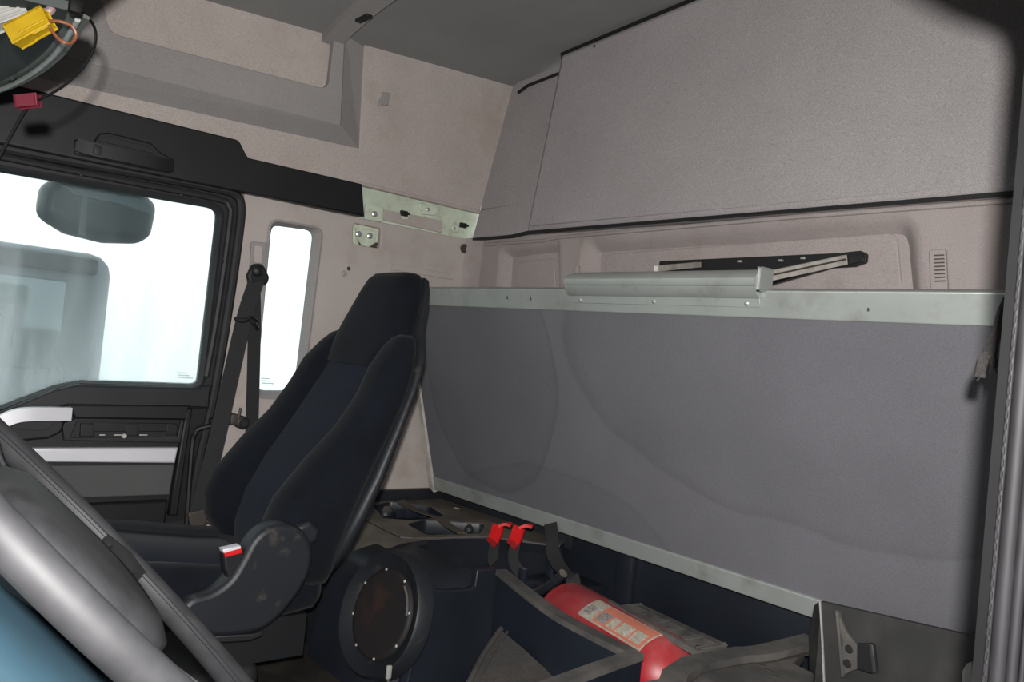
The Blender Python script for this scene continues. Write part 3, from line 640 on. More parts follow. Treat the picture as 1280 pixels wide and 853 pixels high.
# ================================================================== PASSENGER SEAT
seat = thing('passenger_seat', 'reclined black velour passenger seat with slate grey side cover and shell', 'seat', (-1.95, 0.7, FW))
XC = -1.95
def sring(cx, w, yf, yb, z, n=28, e=0.45, crown=0.0, tiltz=0.0):
    out = []
    for k in range(n):
        a = 2 * math.pi * k / n; cs, sn = math.cos(a), math.sin(a)
        px_ = math.copysign(abs(cs) ** e, cs); py_ = math.copysign(abs(sn) ** e, sn)
        yy = (yf + yb) / 2 + py_ * (yb - yf) / 2
        if py_ < 0: yy += crown * (1 - px_ * px_)
        out.append(V(cx + px_ * w, yy, z + tiltz * py_))
    return out
# backrest pad (recessed centre), bolsters, head section, shell
pad = [(-0.57, 0.855, 0.95, 0.150), (-0.50, 0.850, 0.965, 0.165), (-0.42, 0.868, 0.985, 0.17), (-0.33, 0.915, 1.02, 0.17), (-0.22, 0.99, 1.07, 0.168), (-0.10, 1.06, 1.125, 0.16), (-0.02, 1.095, 1.155, 0.15), (0.02, 1.11, 1.17, 0.14)]
loft('backrest_pad', [sring(XC, w, yf, yb, z, e=0.5) for z, yf, yb, w in pad], SEATIN, seat, smooth=60)
bol = [(-0.575, 0.870, 0.955, 0.048), (-0.55, 0.835, 0.965, 0.060), (-0.50, 0.805, 0.975, 0.068), (-0.44, 0.798, 0.995, 0.074), (-0.385, 0.820, 1.015, 0.074), (-0.30, 0.884, 1.05, 0.068), (-0.22, 0.956, 1.085, 0.062), (-0.14, 1.008, 1.115, 0.062), (-0.07, 1.040, 1.135, 0.060), (-0.02, 1.075, 1.150, 0.046), (0.008, 1.10, 1.155, 0.030), (0.018, 1.12, 1.150, 0.012)]
for s, nm in ((-1, 'side_bolster'), (1, 'side_bolster')):
    rr = []
    for z, yf, yb, w in bol:
        off = 0.190 + (0 if z < -0.1 else -(z + 0.1) * 0.25)
        rr.append(sring(XC + s * off, w, yf, yb, z, e=0.75))
    loft(nm, rr, SEATF, seat, smooth=80)
hd_ = [(-0.07, 1.062, 1.14, 0.140), (-0.02, 1.078, 1.165, 0.156), (0.03, 1.095, 1.185, 0.150), (0.08, 1.112, 1.205, 0.135), (0.13, 1.128, 1.22, 0.116), (0.165, 1.142, 1.224, 0.100), (0.182, 1.158, 1.222, 0.086), (0.187, 1.175, 1.212, 0.07)]
loft('head_section', [sring(XC, w, yf, yb, z, e=0.5) for z, yf, yb, w in hd_], SEATF, seat, smooth=70)
sh = [(-0.56, 0.950, 0.990, 0.20), (-0.50, 0.955, 1.02, 0.235), (-0.42, 0.98, 1.040, 0.256), (-0.33, 1.02, 1.070, 0.260), (-0.22, 1.065, 1.105, 0.256), (-0.12, 1.108, 1.140, 0.246), (-0.04, 1.135, 1.168, 0.228), (0.0, 1.150, 1.19, 0.190), (0.04, 1.168, 1.205, 0.156), (0.10, 1.192, 1.225, 0.132), (0.14, 1.208, 1.235, 0.112), (0.17, 1.216, 1.238, 0.096), (0.178, 1.222, 1.234, 0.08)]
loft('back_shell', [sring(XC, w, yf, yb, z, e=0.55) for z, yf, yb, w in sh], SHELL, seat, smooth=60)
# cushion: lofted front to back
def cring(y, zt, zb, w, dip, n=28):
    out = []
    for k in range(n):
        a = 2 * math.pi * k / n; cs, sn = math.cos(a), math.sin(a)
        px_ = math.copysign(abs(cs) ** 0.5, cs); pz_ = math.copysign(abs(sn) ** 0.5, sn)
        zz = (zt + zb) / 2 + pz_ * (zt - zb) / 2
        if pz_ > 0: zz -= dip * max(0, 1 - (px_ * 1.25) ** 4) * pz_
        out.append(V(XC + px_ * w, y, zz))
    return out
cu_ = [(0.345, -0.545, -0.585, 0.20, 0), (0.36, -0.515, -0.62, 0.235, 0.004), (0.40, -0.495, -0.64, 0.25, 0.012), (0.50, -0.487, -0.655, 0.257, 0.025), (0.62, -0.497, -0.665, 0.257, 0.032), (0.74, -0.515, -0.665, 0.252, 0.032), (0.84, -0.525, -0.66, 0.245, 0.026), (0.92, -0.54, -0.65, 0.235, 0.01), (0.945, -0.565, -0.63, 0.21, 0)]
loft('seat_cushion', [cring(*c) for c in cu_], SEATF, seat, smooth=60)
ins = [(0.40, -0.490), (0.5, -0.503), (0.62, -0.521), (0.74, -0.539), (0.82, -0.546)]
loft('cushion_insert', [[V(XC - 0.16, y, z - 0.010), V(XC - 0.145, y, z + 0.0), V(XC, y, z + 0.003), V(XC + 0.145, y, z + 0.0), V(XC + 0.16, y, z - 0.010), V(XC, y, z - 0.03)] for y, z in ins], SEATIN, seat, smooth=60)
# cushion pan, side cover
loft('seat_pan', [[V(XC + sx * 0.235, y, z) for sx, z in ((-1, -0.64), (1, -0.64), (1, -0.735), (-1, -0.735))] for y in (0.42, 0.90)], BLACKP, seat, smooth=30)
fV = FX(-1.655)
cov = [(226, 764), (240, 749), (266, 741), (288, 725), (303, 701), (316, 677), (332, 662), (353, 656), (374, 660), (388, 675), (392, 697), (386, 722), (368, 752), (342, 780), (314, 793), (268, 797), (236, 788)]
cvs = smooth_path([(u_, v_, 0) for u_, v_ in cov + cov[:1]], 4)[:-1]
plate('side_cover', fV, [(p.x, p.y) for p in cvs], SHELL, seat, t=0.055, base=-0.055, bevel=0.012, r=0, smooth=60)
plate('cover_base_strip', FX(-1.66), [(250, 797), (318, 793), (330, 788), (328, 796), (312, 802), (250, 806)], VOID, seat, t=0.04, base=-0.04, bevel=0.003)
for s in (1,):
    plate('back_bracket', FX(-1.667), [(372, 660), (390, 652), (402, 664), (398, 680), (384, 684)], SHELL, seat, t=0.03, base=-0.034, bevel=0.010, r=0.012)
# buckle
bk = plate('buckle', FX(-1.668), [(279, 692), (303, 684), (309, 702), (300, 722), (287, 728), (281, 712)], BLACKP, seat, t=0.03, base=-0.03, bevel=0.006, r=0.006)
plate('release_button', FX(-1.666), [(280, 690.5), (302, 685), (304, 692), (282, 698)], REDP, bk, t=0.022, base=-0.022, bevel=0.003)
plate('button_slot', FX(-1.6655), [(279, 688), (301, 683), (302, 687), (280, 692)], SILVER, bk, t=0.024, base=-0.025, bevel=0.001)
# base: rubber boot and rail
box('base_boot', (-2.18, 0.40, FW), (-1.70, 0.80, -0.73), RUBBER, seat, bev=0.03, seg=3)
box('seat_rail', (-1.73, 0.36, FW), (-1.66, 0.86, FW + 0.045), RUBBER, seat, bev=0.01)

# ================================================================== SEAT BELT
belt = thing('seat_belt', 'charcoal three-point seat belt hanging from the side wall next to the seat', 'seat belt', SX(315, 520, -2.42))
plate('guide_bezel', FX(-2.448), [(313, 302), (333, 304), (331, 340), (311, 338)], BANDF, wp, t=0.010, bevel=0.003, r=0.006)
plate('height_slider', FX(-2.438), [(318, 307), (328, 308), (326, 330), (316, 328)], BEIGE_PLASTIC, wp, t=0.006, bevel=0.002)
gdl = plate('belt_guide', FX(-2.425), [(306, 345), (313, 330), (326, 330), (334, 347), (331, 357), (309, 355)], BLACKP, belt, t=0.022, bevel=0.007, r=0.02)
lathe('guide_bolt', SX(321, 339, -2.405), (1, 0, 0), [(0, 0.017), (0.012, 0.016), (0.017, 0.010), (0.018, 0)], BLACKP, gdl, seg=16)
ribbon('webbing', [SX(317, 350, -2.415), SX(318, 400, -2.425), SX(317, 460, -2.43), SX(315, 530, -2.43), SX(313, 600, -2.43)], (0, 1, 0), 0.040, 0.003, WEB, belt, n=4)
ribbon('webbing', [SX(321, 350, -2.405), SX(307, 392, -2.40), SX(291, 460, -2.38), SX(272, 545, -2.35), SX(256, 610, -2.33), SX(246, 645, -2.33)], [V(0.1, 1, 0.1), V(0.1, 1, 0.25)], 0.046, 0.003, WEB, belt, n=5)
tg_ = tube('belt_tongue', [SX(294, 398, -2.375), SX(302, 401, -2.36), SX(312, 399, -2.36), SX(318, 405, -2.36), SX(322, 411, -2.372)], 0.006, BLACKP, belt, n=4, seg=8)
tube('tongue_loop', [SX(306, 402, -2.36), SX(314, 396, -2.355), SX(321, 401, -2.36)], 0.004, BLACKP, tg_, n=4, seg=8)
plate('floor_anchor', FX(-2.335), [(232, 640), (258, 634), (255, 656), (236, 658)], PLUGM, belt, t=0.02, bevel=0.005, r=0.008)
lathe('anchor_bolt', SX(264, 644, -2.34), (1, 0, 0), [(0, 0.026), (0.01, 0.024), (0.012, 0.012), (0.02, 0.010), (0.02, 0)], WEBB, belt, seg=16)
# belt stalk clamp near the sill of the quarter window
kn = thing('belt_clamp', 'dark metal clamp on the door edge behind the seat belt', 'clamp', SX(300, 525, -2.40))
lathe('clamp_body', SX(299, 527, -2.43), (1, 0, 0), [(0, 0.02), (0.03, 0.02), (0.034, 0.012), (0.04, 0.012), (0.04, 0)], RUBBER, kn, seg=10)
box('clamp_jaw', SX(292, 524, -2.43) - V(0.01, 0.02, 0.014), SX(292, 524, -2.40) + V(0.0, 0.018, 0.014), PLUGM, kn, bev=0.005)
tube('clamp_pin', [SX(298, 524, -2.40), SX(301, 510, -2.40)], 0.004, PLUGM, kn, n=1, seg=6)

# ================================================================== REAR SIDE LOCKER WITH LOUDSPEAKER
SH = -0.55
lock = thing('speaker_locker', 'dusty black moulded side locker with round loudspeaker behind the seat', 'locker', (-2.0, 1.3, FW))
fH = FZ(SH)
# shelf top with sunk trays
tr1 = [(466, 632), (486, 627), (538, 633), (556, 645), (520, 651), (480, 648)]
tr2 = [(508, 655), (530, 650), (606, 655), (600, 667), (534, 669)]
h1 = rpoly([fH.px(*p) for p in tr1], 0.02); h2 = rpoly([fH.px(*p) for p in tr2], 0.02)
top = [(-2.445, 1.77), (-2.445, 1.33), (-2.05, 1.30), fH.px(500, 671), fH.px(520, 673), fH.px(612, 671), fH.px(700, 682), (-1.78, 1.77)]
shelf = plate('shelf_top', fH, top, DUSTP, lock, holes=[h1, h2], t=0.012, base=-0.012, bevel=0.003, px=False)
for h in (h1, h2):
    rs = [[fH.at(a, b, -0.003) for a, b in h], [fH.at(a, b, -0.035) for a, b in offset2(h, 0.008)], [fH.at(a, b, -0.045) for a, b in offset2(h, 0.02)]]
    tw = finish('tray_well', loft_me(rs, cap=False), NAVYC, shelf, smooth=60)
    finish('tray_floor', plate_me(FZ(SH - 0.043), offset2(h, 0.01), (), 0.003), NAVYC, shelf)
for (u, v, r) in ((482, 639, 0.034), (525, 657, 0.036)):
    c = SZ(u, v, SH - 0.03); lathe('tray_dome', c - V(0, 0, 0.015), (0, 0, 1), [(0, r), (0.012, r * 0.95), (0.024, r * 0.75), (0.032, r * 0.4), (0.034, 0)], NAVYP, shelf, seg=20)
for (u, v) in ((505, 640), (583, 660), (589, 660), (516, 640)):
    c = SZ(u, v, SH - 0.02); box('tray_rib', c - V(0.004, 0.03, 0.022), c + V(0.004, 0.03, 0.012), NAVYP, shelf, bev=0.003)
box('wall_lip', (-2.447, 1.30, SH - 0.02), (-2.425, 1.775, -0.512), DUSTP, lock, bev=0.004)
box('rear_lip', (-2.42, 1.76, SH - 0.02), (-1.75, 1.775, -0.512), DUSTP, lock, bev=0.004)
# sloping shoulder in front of the shelf and the tall body
prof = [(1.77, SH - 0.062), (1.36, SH - 0.062), (1.36, SH - 0.001), (1.27, SH - 0.006), (1.19, -0.580), (1.125, -0.635), (1.10, -0.70), (1.08, FW), (1.77, FW)]
loft('locker_body', [[V(x, y, z) for y, z in prof] for x in (-2.445, -2.1, -1.92)], DUSTP, lock, smooth=40)
prof2 = [(1.36, SH - 0.055), (1.30, SH - 0.006), (1.20, -0.573), (1.13, -0.59), (1.105, -0.62), (1.075, -0.72), (1.05, FW), (1.36, FW)]
rr = []
for x, s in ((-1.98, 0), (-1.90, 0), (-1.82, 0.0), (-1.70, 0.004), (-1.645, 0.012), (-1.622, 0.035), (-1.606, 0.075)):
    rr.append([V(x, min(y + s, 1.36), z - s * 0.55 if z > -0.8 else z) for y, z in prof2])
loft('speaker_housing', rr, NAVYC, lock, smooth=50)
# loudspeaker: hooded ring and round grille leaning back
sc_ = (SY(475, 767, 1.078)); sn_ = V(0.08, -0.96, 0.28).normalized()
spk = lathe('speaker_ring', sc_ - sn_ * 0.01, sn_, [(-0.02, 0.152), (0.014, 0.147), (0.020, 0.142), (0.019, 0.139), (-0.002, 0.110), (-0.004, 0.106), (-0.005, 0.0)], SHELL, lock, seg=48, smooth=60)
gr_ = lathe('speaker_grille', sc_ - sn_ * 0.004, sn_, [(-0.006, 0.106), (0.001, 0.105), (0.004, 0.099), (0.003, 0.093), (0.004, 0.0)], GRILL, lock, seg=48, smooth=60)
sa = V(1, 0, 0) - sn_ * sn_.x; sa.normalize(); sb = sn_.cross(sa)
for k in range(8):
    a = 2 * math.pi * (k + 0.4) / 8
    screw('grille_clip', sc_ + (sa * math.cos(a) + sb * math.sin(a)) * 0.103 - sn_ * 0.001, sn_, 0.0036, ALUW, gr_)
tube('grille_tear', [sc_ + (sa * math.cos(a) + sb * math.sin(a)) * 0.096 + sn_ * 0.001 for a in (0.25, 0.5, 0.75, 0.98)], 0.005, DUSTP, gr_, n=3, seg=6)
# hood edge over the speaker
# inner side wall panel with the notch, and the cove behind it
fQ = FX(-1.600)
nt_ = [fQ.px(*p) for p in ((523, 727), (531, 727), (541, 737), (560, 739), (588, 737), (594, 733), (597, 713), (622, 711), (626, 760), (622, 853))] + [(1.36, FW), (1.10, FW), (1.11, -0.70)]
plate('side_panel', fQ, nt_, NAVYC, lock, t=0.02, base=-0.02, bevel=0.004, px=False)
a = [SX(533, 731, -1.598), SX(521, 800, -1.598), SX(505, 870, -1.598)]
tube('panel_bead', a, 0.005, NAVYP, lock, n=3, seg=8)
box('cove_ledge', (-1.92, 1.15, FW), (-1.605, 1.42, -0.605), DUSTP, lock, bev=0.006)
cv = [fH.px(500, 672), fH.px(614, 672), fH.px(702, 683)]
bm = bmesh.new()
pa = [V(cv[0][0], cv[0][1], SH - 0.004), V(cv[1][0], cv[1][1], SH - 0.004), V(cv[2][0], cv[2][1], SH - 0.004)]
pb = [SX(531, 728, -1.67), V(-1.72, 1.44, -0.64), V(-1.70, 1.72, -0.66)]
pc = [p + V(-0.03, 0, -0.01) for p in pa]; pdn = [p + V(-0.03, 0, -0.05) for p in pb]
va = [[bm.verts.new(p) for p in r] for r in (pa, pb, pdn, pc)]
for r0, r1 in ((0, 1), (1, 2), (2, 3), (3, 0)):
    for k in range(2): bm.faces.new((va[r0][k], va[r0][k + 1], va[r1][k + 1], va[r1][k]))
for k in (0, 2): bm.faces.new([va[r][k] for r in range(4)])
finish('cove_face', bm2me(bm), NAVYC, lock, smooth=30)
box('cove_body', (-1.95, 1.40, FW), (-1.72, 1.77, -0.63), NAVYC, lock, bev=0.01)
box('cove_step', (-1.74, 1.60, FW), (-1.60, 1.77, -0.63), NAVYC, lock, bev=0.01)
for (x, y) in ((-1.66, 1.50), (-1.72, 1.66)): box('cove_rib', (x - 0.012, y - 0.008, -0.70), (x + 0.012, y + 0.008, -0.575), NAVYP, lock, bev=0.004)
# small connector standing by the housing foot
cn = thing('loose_connector', 'tiny white connector on a thin lead by the speaker housing foot', 'connector', SX(486, 850, -1.60))
box('plug_body', SX(486, 840, -1.56) - V(0.004, 0.006, 0.016), SX(486, 840, -1.56) + V(0.004, 0.006, 0.014), WHT, cn, bev=0.002)
tube('lead', [SX(486, 846, -1.56), SX(485, 856, -1.56), SX(484, 875, -1.56), V(SX(484, 875, -1.56).x, SX(484, 875, -1.56).y, FW)], 0.003, WEBB, cn, n=3, seg=6)

# dusty strap across the trays
ribbon('tray_strap', [SZ(500, 626, SH + 0.012), SZ(512, 634, SH + 0.006), SZ(530, 642, SH + 0.008), SZ(548, 648, SH + 0.010), SZ(562, 658, SH + 0.006), SZ(578, 667, SH + 0.006)], V(1, 0.35, 0), 0.030, 0.003, WEBB, n=5, label='dusty brown webbing strap lying across the locker trays', cat='strap')
lathe('bottle_cap', SZ(586, 664, SH + 0.003), (0, 0, 1), [(0, 0.014), (0.012, 0.012), (0.016, 0.006), (0.02, 0.006), (0.02, 0)], RUBBER, seg=14, label='small black knob on the front edge of the locker tray', cat='knob')
box('paper_scrap', SZ(571, 636, SH + 0.001) - V(0.012, 0.006, 0), SZ(571, 636, SH + 0.001) + V(0.012, 0.006, 0.003), LABELM, bev=0.001, label='tiny cream paper scrap lying on the dusty shelf', cat='scrap')

# ================================================================== RED BELT BUCKLES
def red_strap(lbl, u, v, w, tail, yy):
    t = thing('red_buckle_strap', lbl, 'strap', SY(tail[0], tail[1], yy), group='red hooked straps below the bunk')
    p = SY(u, v, yy)
    q = w / 1030 * 2.35
    ribbon('hook_top', [p + V(q * 0.75, 0.022, 0.012), p + V(q * 0.4, 0.012, 0.013), p + V(0.0, 0.0, 0.003)], V(0.35, -0.95, 0), q * 0.7, 0.008, REDP, t, n=3)
    ribbon('hook_plate', [p + V(0, -0.003, 0.006), p + V(-0.006, -0.004, -0.02), p + V(-0.014, -0.005, -0.038)], V(1, 0.3, 0), q, 0.008, REDP, t, n=3)
    ribbon('hook_lip', [p + V(-0.012, -0.006, -0.036), p + V(-0.018, -0.010, -0.050)], V(1, 0.3, 0), q * 1.02, 0.006, mat('dark_red_plastic', (0.22, 0.006, 0.008), 0.5), t, n=2)
    ribbon('black_webbing', [p + V(-0.012, 0.0, -0.04), p + V(-0.014, 0.0, -0.09), SY(tail[0], tail[1], yy)], V(1, 0.3, 0), q * 0.92, 0.004, WEB, t, n=4)
red_strap('red plastic hook on a black strap, the left of two by the locker tray', 624, 660, 15, (618, 704), 1.50)
red_strap('red plastic hook on a black strap, the right of two by the locker tray', 650, 662, 15, (652, 718), 1.50)

# ================================================================== STORAGE BIN between the lockers
binr = thing('storage_bin', 'open navy black plastic bin with dusty rim in front of the fire extinguisher', 'bin', (-1.3, 1.15, FW))
RZ_ = -0.555
bp = [SX(622, 714, -1.595), SZ(650, 737, RZ_ - 0.003), SZ(690, 767, RZ_ - 0.005), SZ(735, 792, RZ_ - 0.004), SZ(783, 816, RZ_)]
bp = smooth_path(bp, 5)
def wall_loft(name, path, th, zb, m, parent, dirv):
    rs = []
    for p in path:
        q = p + dirv * th
        rs.append([p, V(p.x, p.y, zb), V(q.x, q.y, zb), q])
    return loft(name, rs, m, parent, smooth=40)
wall_loft('rear_wall', bp, 0.022, FW + 0.01, NAVYP, binr, V(0.15, -1, 0).normalized() * -1)
# dusty rim bead
loft('rim', [[p + V(-0.002, -0.004, 0.003), p + V(0.003, 0.026, 0.003), p + V(0.003, 0.026, -0.010), p + V(-0.002, -0.004, -0.010)] for p in bp], DUSTLID, binr, smooth=30)
e1 = bp[-1]; e2 = SZ(690, 850, RZ_); e3 = e2 + (e2 - e1) * 1.2
side = [e1 + V(0.0, 0.02, 0), e1.lerp(e3, 0.25), e1.lerp(e3, 0.5), e1.lerp(e3, 0.75), e3]
wall_loft('end_wall', side, 0.022, FW + 0.01, NAVYP, binr, V(1, 0.1, 0).normalized())
loft('rim', [[p + V(-0.003, 0, 0.003), p + V(0.026, 0.002, 0.003), p + V(0.026, 0.002, -0.010), p + V(-0.003, 0, -0.010)] for p in side], DUSTLID, binr, smooth=30)
# carpeted inner mat with a hemmed edge
mp_ = [[SY(625, 787, 1.30), SY(655, 812, 1.285), V(-1.20, 1.265, -0.70), V(-1.06, 1.24, -0.71)],
       [SZ(604, 818, -0.690), SZ(645, 835, -0.692), V(-1.20, 1.13, -0.715), V(-1.05, 1.12, -0.73)],
       [SZ(584, 856, -0.715), SZ(630, 880, -0.715), V(-1.18, 0.95, -0.75), V(-1.04, 0.95, -0.76)],
       [SZ(566, 890, -0.745), SZ(610, 920, -0.745), V(-1.18, 0.80, -0.79), V(-1.04, 0.80, -0.80)]]
bm = bmesh.new(); gt = [[bm.verts.new(p) for p in r] for r in mp_]; gb_ = [[bm.verts.new(p - Vector((0, 0, 0.02))) for p in r] for r in mp_]
for i in range(3):
    for j in range(3):
        bm.faces.new((gt[i][j], gt[i][j + 1], gt[i + 1][j + 1], gt[i + 1][j])); bm.faces.new((gb_[i][j], gb_[i + 1][j], gb_[i + 1][j + 1], gb_[i][j + 1]))
for i in range(3): bm.faces.new((gt[i][0], gt[i + 1][0], gb_[i + 1][0], gb_[i][0]))
mt = finish('carpet_mat', bm2me(bm), MATG, binr, smooth=60)
tube('hem', [r[0] + V(0.004, 0, 0.002) for r in mp_], 0.007, MATG, mt, n=4, seg=8)
tube('hem', [r[0] + V(0.024, 0.004, 0.001) for r in mp_], 0.003, MATG, mt, n=4, seg=6)

# ================================================================== FIRE EXTINGUISHER
ex = thing('fire_extinguisher', 'dusty red fire extinguisher lying in the well behind the bin', 'fire extinguisher', (-1.18, 1.40, -0.72))
ea = V(-1.47, 1.475, -0.640); eb = V(-1.015, 1.368, -0.632); ed = (eb - ea).normalized(); eL = (eb - ea).length; er = 0.088
body = lathe('cylinder', ea, ed, [(0, 0.03), (0.001, 0.06), (0.006, er - 0.012), (0.016, er - 0.004), (0.03, er), (0.034, er - 0.001), (0.038, er), (eL - 0.06, er), (eL - 0.03, er - 0.008), (eL - 0.005, er - 0.035), (eL + 0.012, er - 0.06), (eL + 0.02, 0.02)], RED, ex, seg=48, smooth=50)
eup = (V(0, 0, 1) - ed * ed.z).normalized(); esd = ed.cross(eup)      # esd points to the front (towards the viewer side)
if esd.y > 0: esd = -esd
def patch(name, a0, a1, h0, h1, m, parent, lift):
    rs = []
    for k in range(11):
        a = math.radians(a0 + (a1 - a0) * k / 10); n_ = eup * math.cos(a) + esd * math.sin(a)
        c0 = ea + ed * h0; c1 = ea + ed * h1
        rs.append([c0 + n_ * (er + lift), c1 + n_ * (er + lift), c1 + n_ * (er - 0.002), c0 + n_ * (er - 0.002)])
    return loft(name, rs, m, parent, smooth=40)
def exang(u, v):
    """where a sight line meets the cylinder: position along it and angle round it"""
    r = wray(u, v); o = -ea
    rd = r - ed * r.dot(ed); od = o - ed * o.dot(ed)
    A = rd.dot(rd); B = 2 * rd.dot(od); C = od.dot(od) - er * er; D = max(B * B - 4 * A * C, 0)
    t = (-B - math.sqrt(D)) / (2 * A); P = r * t; q = P - ea; h = q.dot(ed); n_ = q - ed * h
    return h, math.degrees(math.atan2(n_.dot(esd), n_.dot(eup)))
hh = [exang(*p) for p in ((722, 768), (742, 750), (805, 802), (823, 792))]
lb0, lb1 = hh[0][0], hh[2][0]
amin, amax = hh[1][1], max(hh[0][1], hh[2][1])
lab = patch('label', amin - 6, amax, lb0, lb1 + 0.01, LABELM, body, 0.0006)
L_ = lb1 - lb0
patch('label_border', amin - 4, amax - 2.5, lb0 + L_ * 0.24, lb1 + 0.007, LABELO, lab, 0.0009)
for k, (f0, f1, m_) in enumerate(((0.27, 0.43, LABELG), (0.46, 0.58, LABELM), (0.61, 0.80, LABELM), (0.83, 0.99, LABELM))):
    patch('label_panel', amin + 2 + (amax - amin) * 0.25, amax - 6, lb0 + L_ * f0, lb0 + L_ * f1, m_, lab, 0.0012)
patch('label_print', amin + (amax - amin) * 0.3, amax - 8, lb0 + L_ * 0.04, lb0 + L_ * 0.16, LABELG, lab, 0.0010)
lathe('valve_neck', ea + ed * (eL + 0.018), ed, [(0, 0.024), (0.008, 0.022), (0.010, 0.018), (0.02, 0.016), (0.02, 0)], ALUW, ex, seg=20)
vb = ea + ed * (eL + 0.045)
box('valve_head', vb - V(0.012, 0.018, 0.018), vb + V(0.012, 0.018, 0.02), RUBBER, ex, bev=0.005)
ribbon('squeeze_handle', [vb + V(0.0, 0, -0.018), vb + V(0.012, -0.002, -0.05), vb + V(0.006, -0.004, -0.09)], V(0, 1, 0), 0.02, 0.006, RUBBER, ex, n=3)

# ================================================================== RIBBED HOLDER
rh = thing('ribbed_holder', 'dusty black ribbed plastic holder lying behind the fire extinguisher', 'holder', SY(835, 800, 1.52))
r0, r1 = SY(762, 754, 1.44), SY(874, 818, 1.35)
ribbon('long_bar', [r0, r0.lerp(r1, 0.5), r1], V(0, 0, 1), 0.012, 0.010, DUSTLID, rh, n=2)
s0, s1 = SY(800, 762, 1.56), SY(905, 812, 1.53)
sd = (s1 - s0).normalized(); sl_ = (s1 - s0).length; sy_ = V(-sd.y, sd.x, 0).normalized()
if sy_.y > 0: sy_ = -sy_
def hbox(nm, a0, a1, w0, w1, z0, z1, m, bev=0.003):
    bm = bmesh.new(); Mx = Matrix(((sd.x, sy_.x, 0, s0.x), (sd.y, sy_.y, 0, s0.y), (sd.z, sy_.z, 1, s0.z), (0, 0, 0, 1)))
    box_bm(bm, (a0, w0, z0), (a1, w1, z1), bev, 1, Mx); return finish(nm, bm2me(bm), m, rh)
hbox('tray_base', 0, sl_, 0, 0.075, -0.05, -0.035, NAVYC)
hbox('back_edge', 0, sl_, 0, 0.010, -0.05, 0.012, DUSTLID)
for k in range(6): hbox('cross_rib', sl_ * k / 5 - 0.005, sl_ * k / 5 + 0.005, 0, 0.075, -0.045, 0.010, DUSTLID)
hbox('front_edge', 0, sl_, 0.068, 0.076, -0.05, -0.01, DUSTP)
for k in range(5): lathe('cell_stud', s0 + sd * (sl_ * (k + 0.5) / 5) + sy_ * 0.04 - V(0, 0, 0.036), (0, 0, 1), [(0, 0.012), (0.016, 0.010), (0.02, 0.006), (0.02, 0)], DUSTLID, rh, seg=10)
lathe('end_pin', SY(873, 813, 1.47), (0.3, -1, 0.2), [(0, 0.010), (0.012, 0.009), (0.012, 0.004), (0.004, 0.004), (0.004, 0)], RUBBER, rh, seg=12)
# dark hose / latch lying left of the extinguisher
tube('black_hose', [SY(663, 744, 1.46), SY(678, 738, 1.46), SY(694, 727, 1.46), SY(704, 717, 1.46)], 0.012, DUSTP, n=4, seg=10, label='short dusty black tube lying left of the fire extinguisher', cat='tube')

# ================================================================== DUSTY LOCKER LID
ld = thing('storage_box', 'brown dusty flat-lidded box to the right of the fire extinguisher', 'box', (-0.65, 1.2, FW))
LZ = -0.53
lp = [SZ(835, 836, LZ), SZ(905, 812, LZ), SZ(945, 808, LZ), SZ(1008, 793, LZ)]
lo_ = [(p.x, p.y) for p in lp] + [(-0.885, 1.60), (-0.85, 1.495), (-0.80, 1.485), (-0.70, 1.30), (-0.36, 1.28), (-0.36, 0.75), (-0.93, 0.75), (-0.93, 1.05)]
lin_ = [SZ(868, 850, LZ), SZ(946, 824, LZ), SZ(985, 814, LZ)]
lin2 = rpoly([(p.x, p.y) for p in lin_] + [(-0.845, 1.50), (-0.80, 1.37), (-0.74, 1.26), (-0.40, 1.24), (-0.40, 0.80), (-0.88, 0.80), (-0.89, 1.1)], 0.015)
plate('lid_slab', FZ(LZ), rpoly(lo_, 0.010), DUSTLID, ld, t=0.028, base=-0.042, bevel=0.004, px=False)
bpth = [V(lo_[7][0] + 0.02, 0.90, LZ - 0.010)] + [V(p.x + 0.02, p.y - 0.005, LZ - 0.010) for p in lp]
ribbon('raised_border', bpth, V(1, -0.25, 0), 0.045, 0.022, DUSTLID, ld, n=3, smooth=30)
gpth = [V(p.x + 0.046, p.y - 0.012, LZ - 0.0135) for p in ([bpth[0]] + lp)]
ribbon('border_groove', gpth, V(1, -0.25, 0), 0.006, 0.002, PLUGM, ld, n=3)
box('box_body', (-0.90, 0.76, FW), (-0.38, 1.26, LZ - 0.042), NAVYP, ld, bev=0.01)
box('box_back', (-0.92, 1.25, FW), (-0.885, 1.55, LZ - 0.042), NAVYP, ld, bev=0.005)
for (u, v) in ((960, 838), (968, 846), (952, 832)):
    c = SZ(u, v, LZ - 0.014); plate('damp_spot', FZ(LZ - 0.0142), rpoly([(c.x - 0.008, c.y - 0.006), (c.x + 0.01, c.y - 0.003), (c.x + 0.006, c.y + 0.006), (c.x - 0.006, c.y + 0.005)], 0.004), PLUGM, ld, t=0.001, px=False)

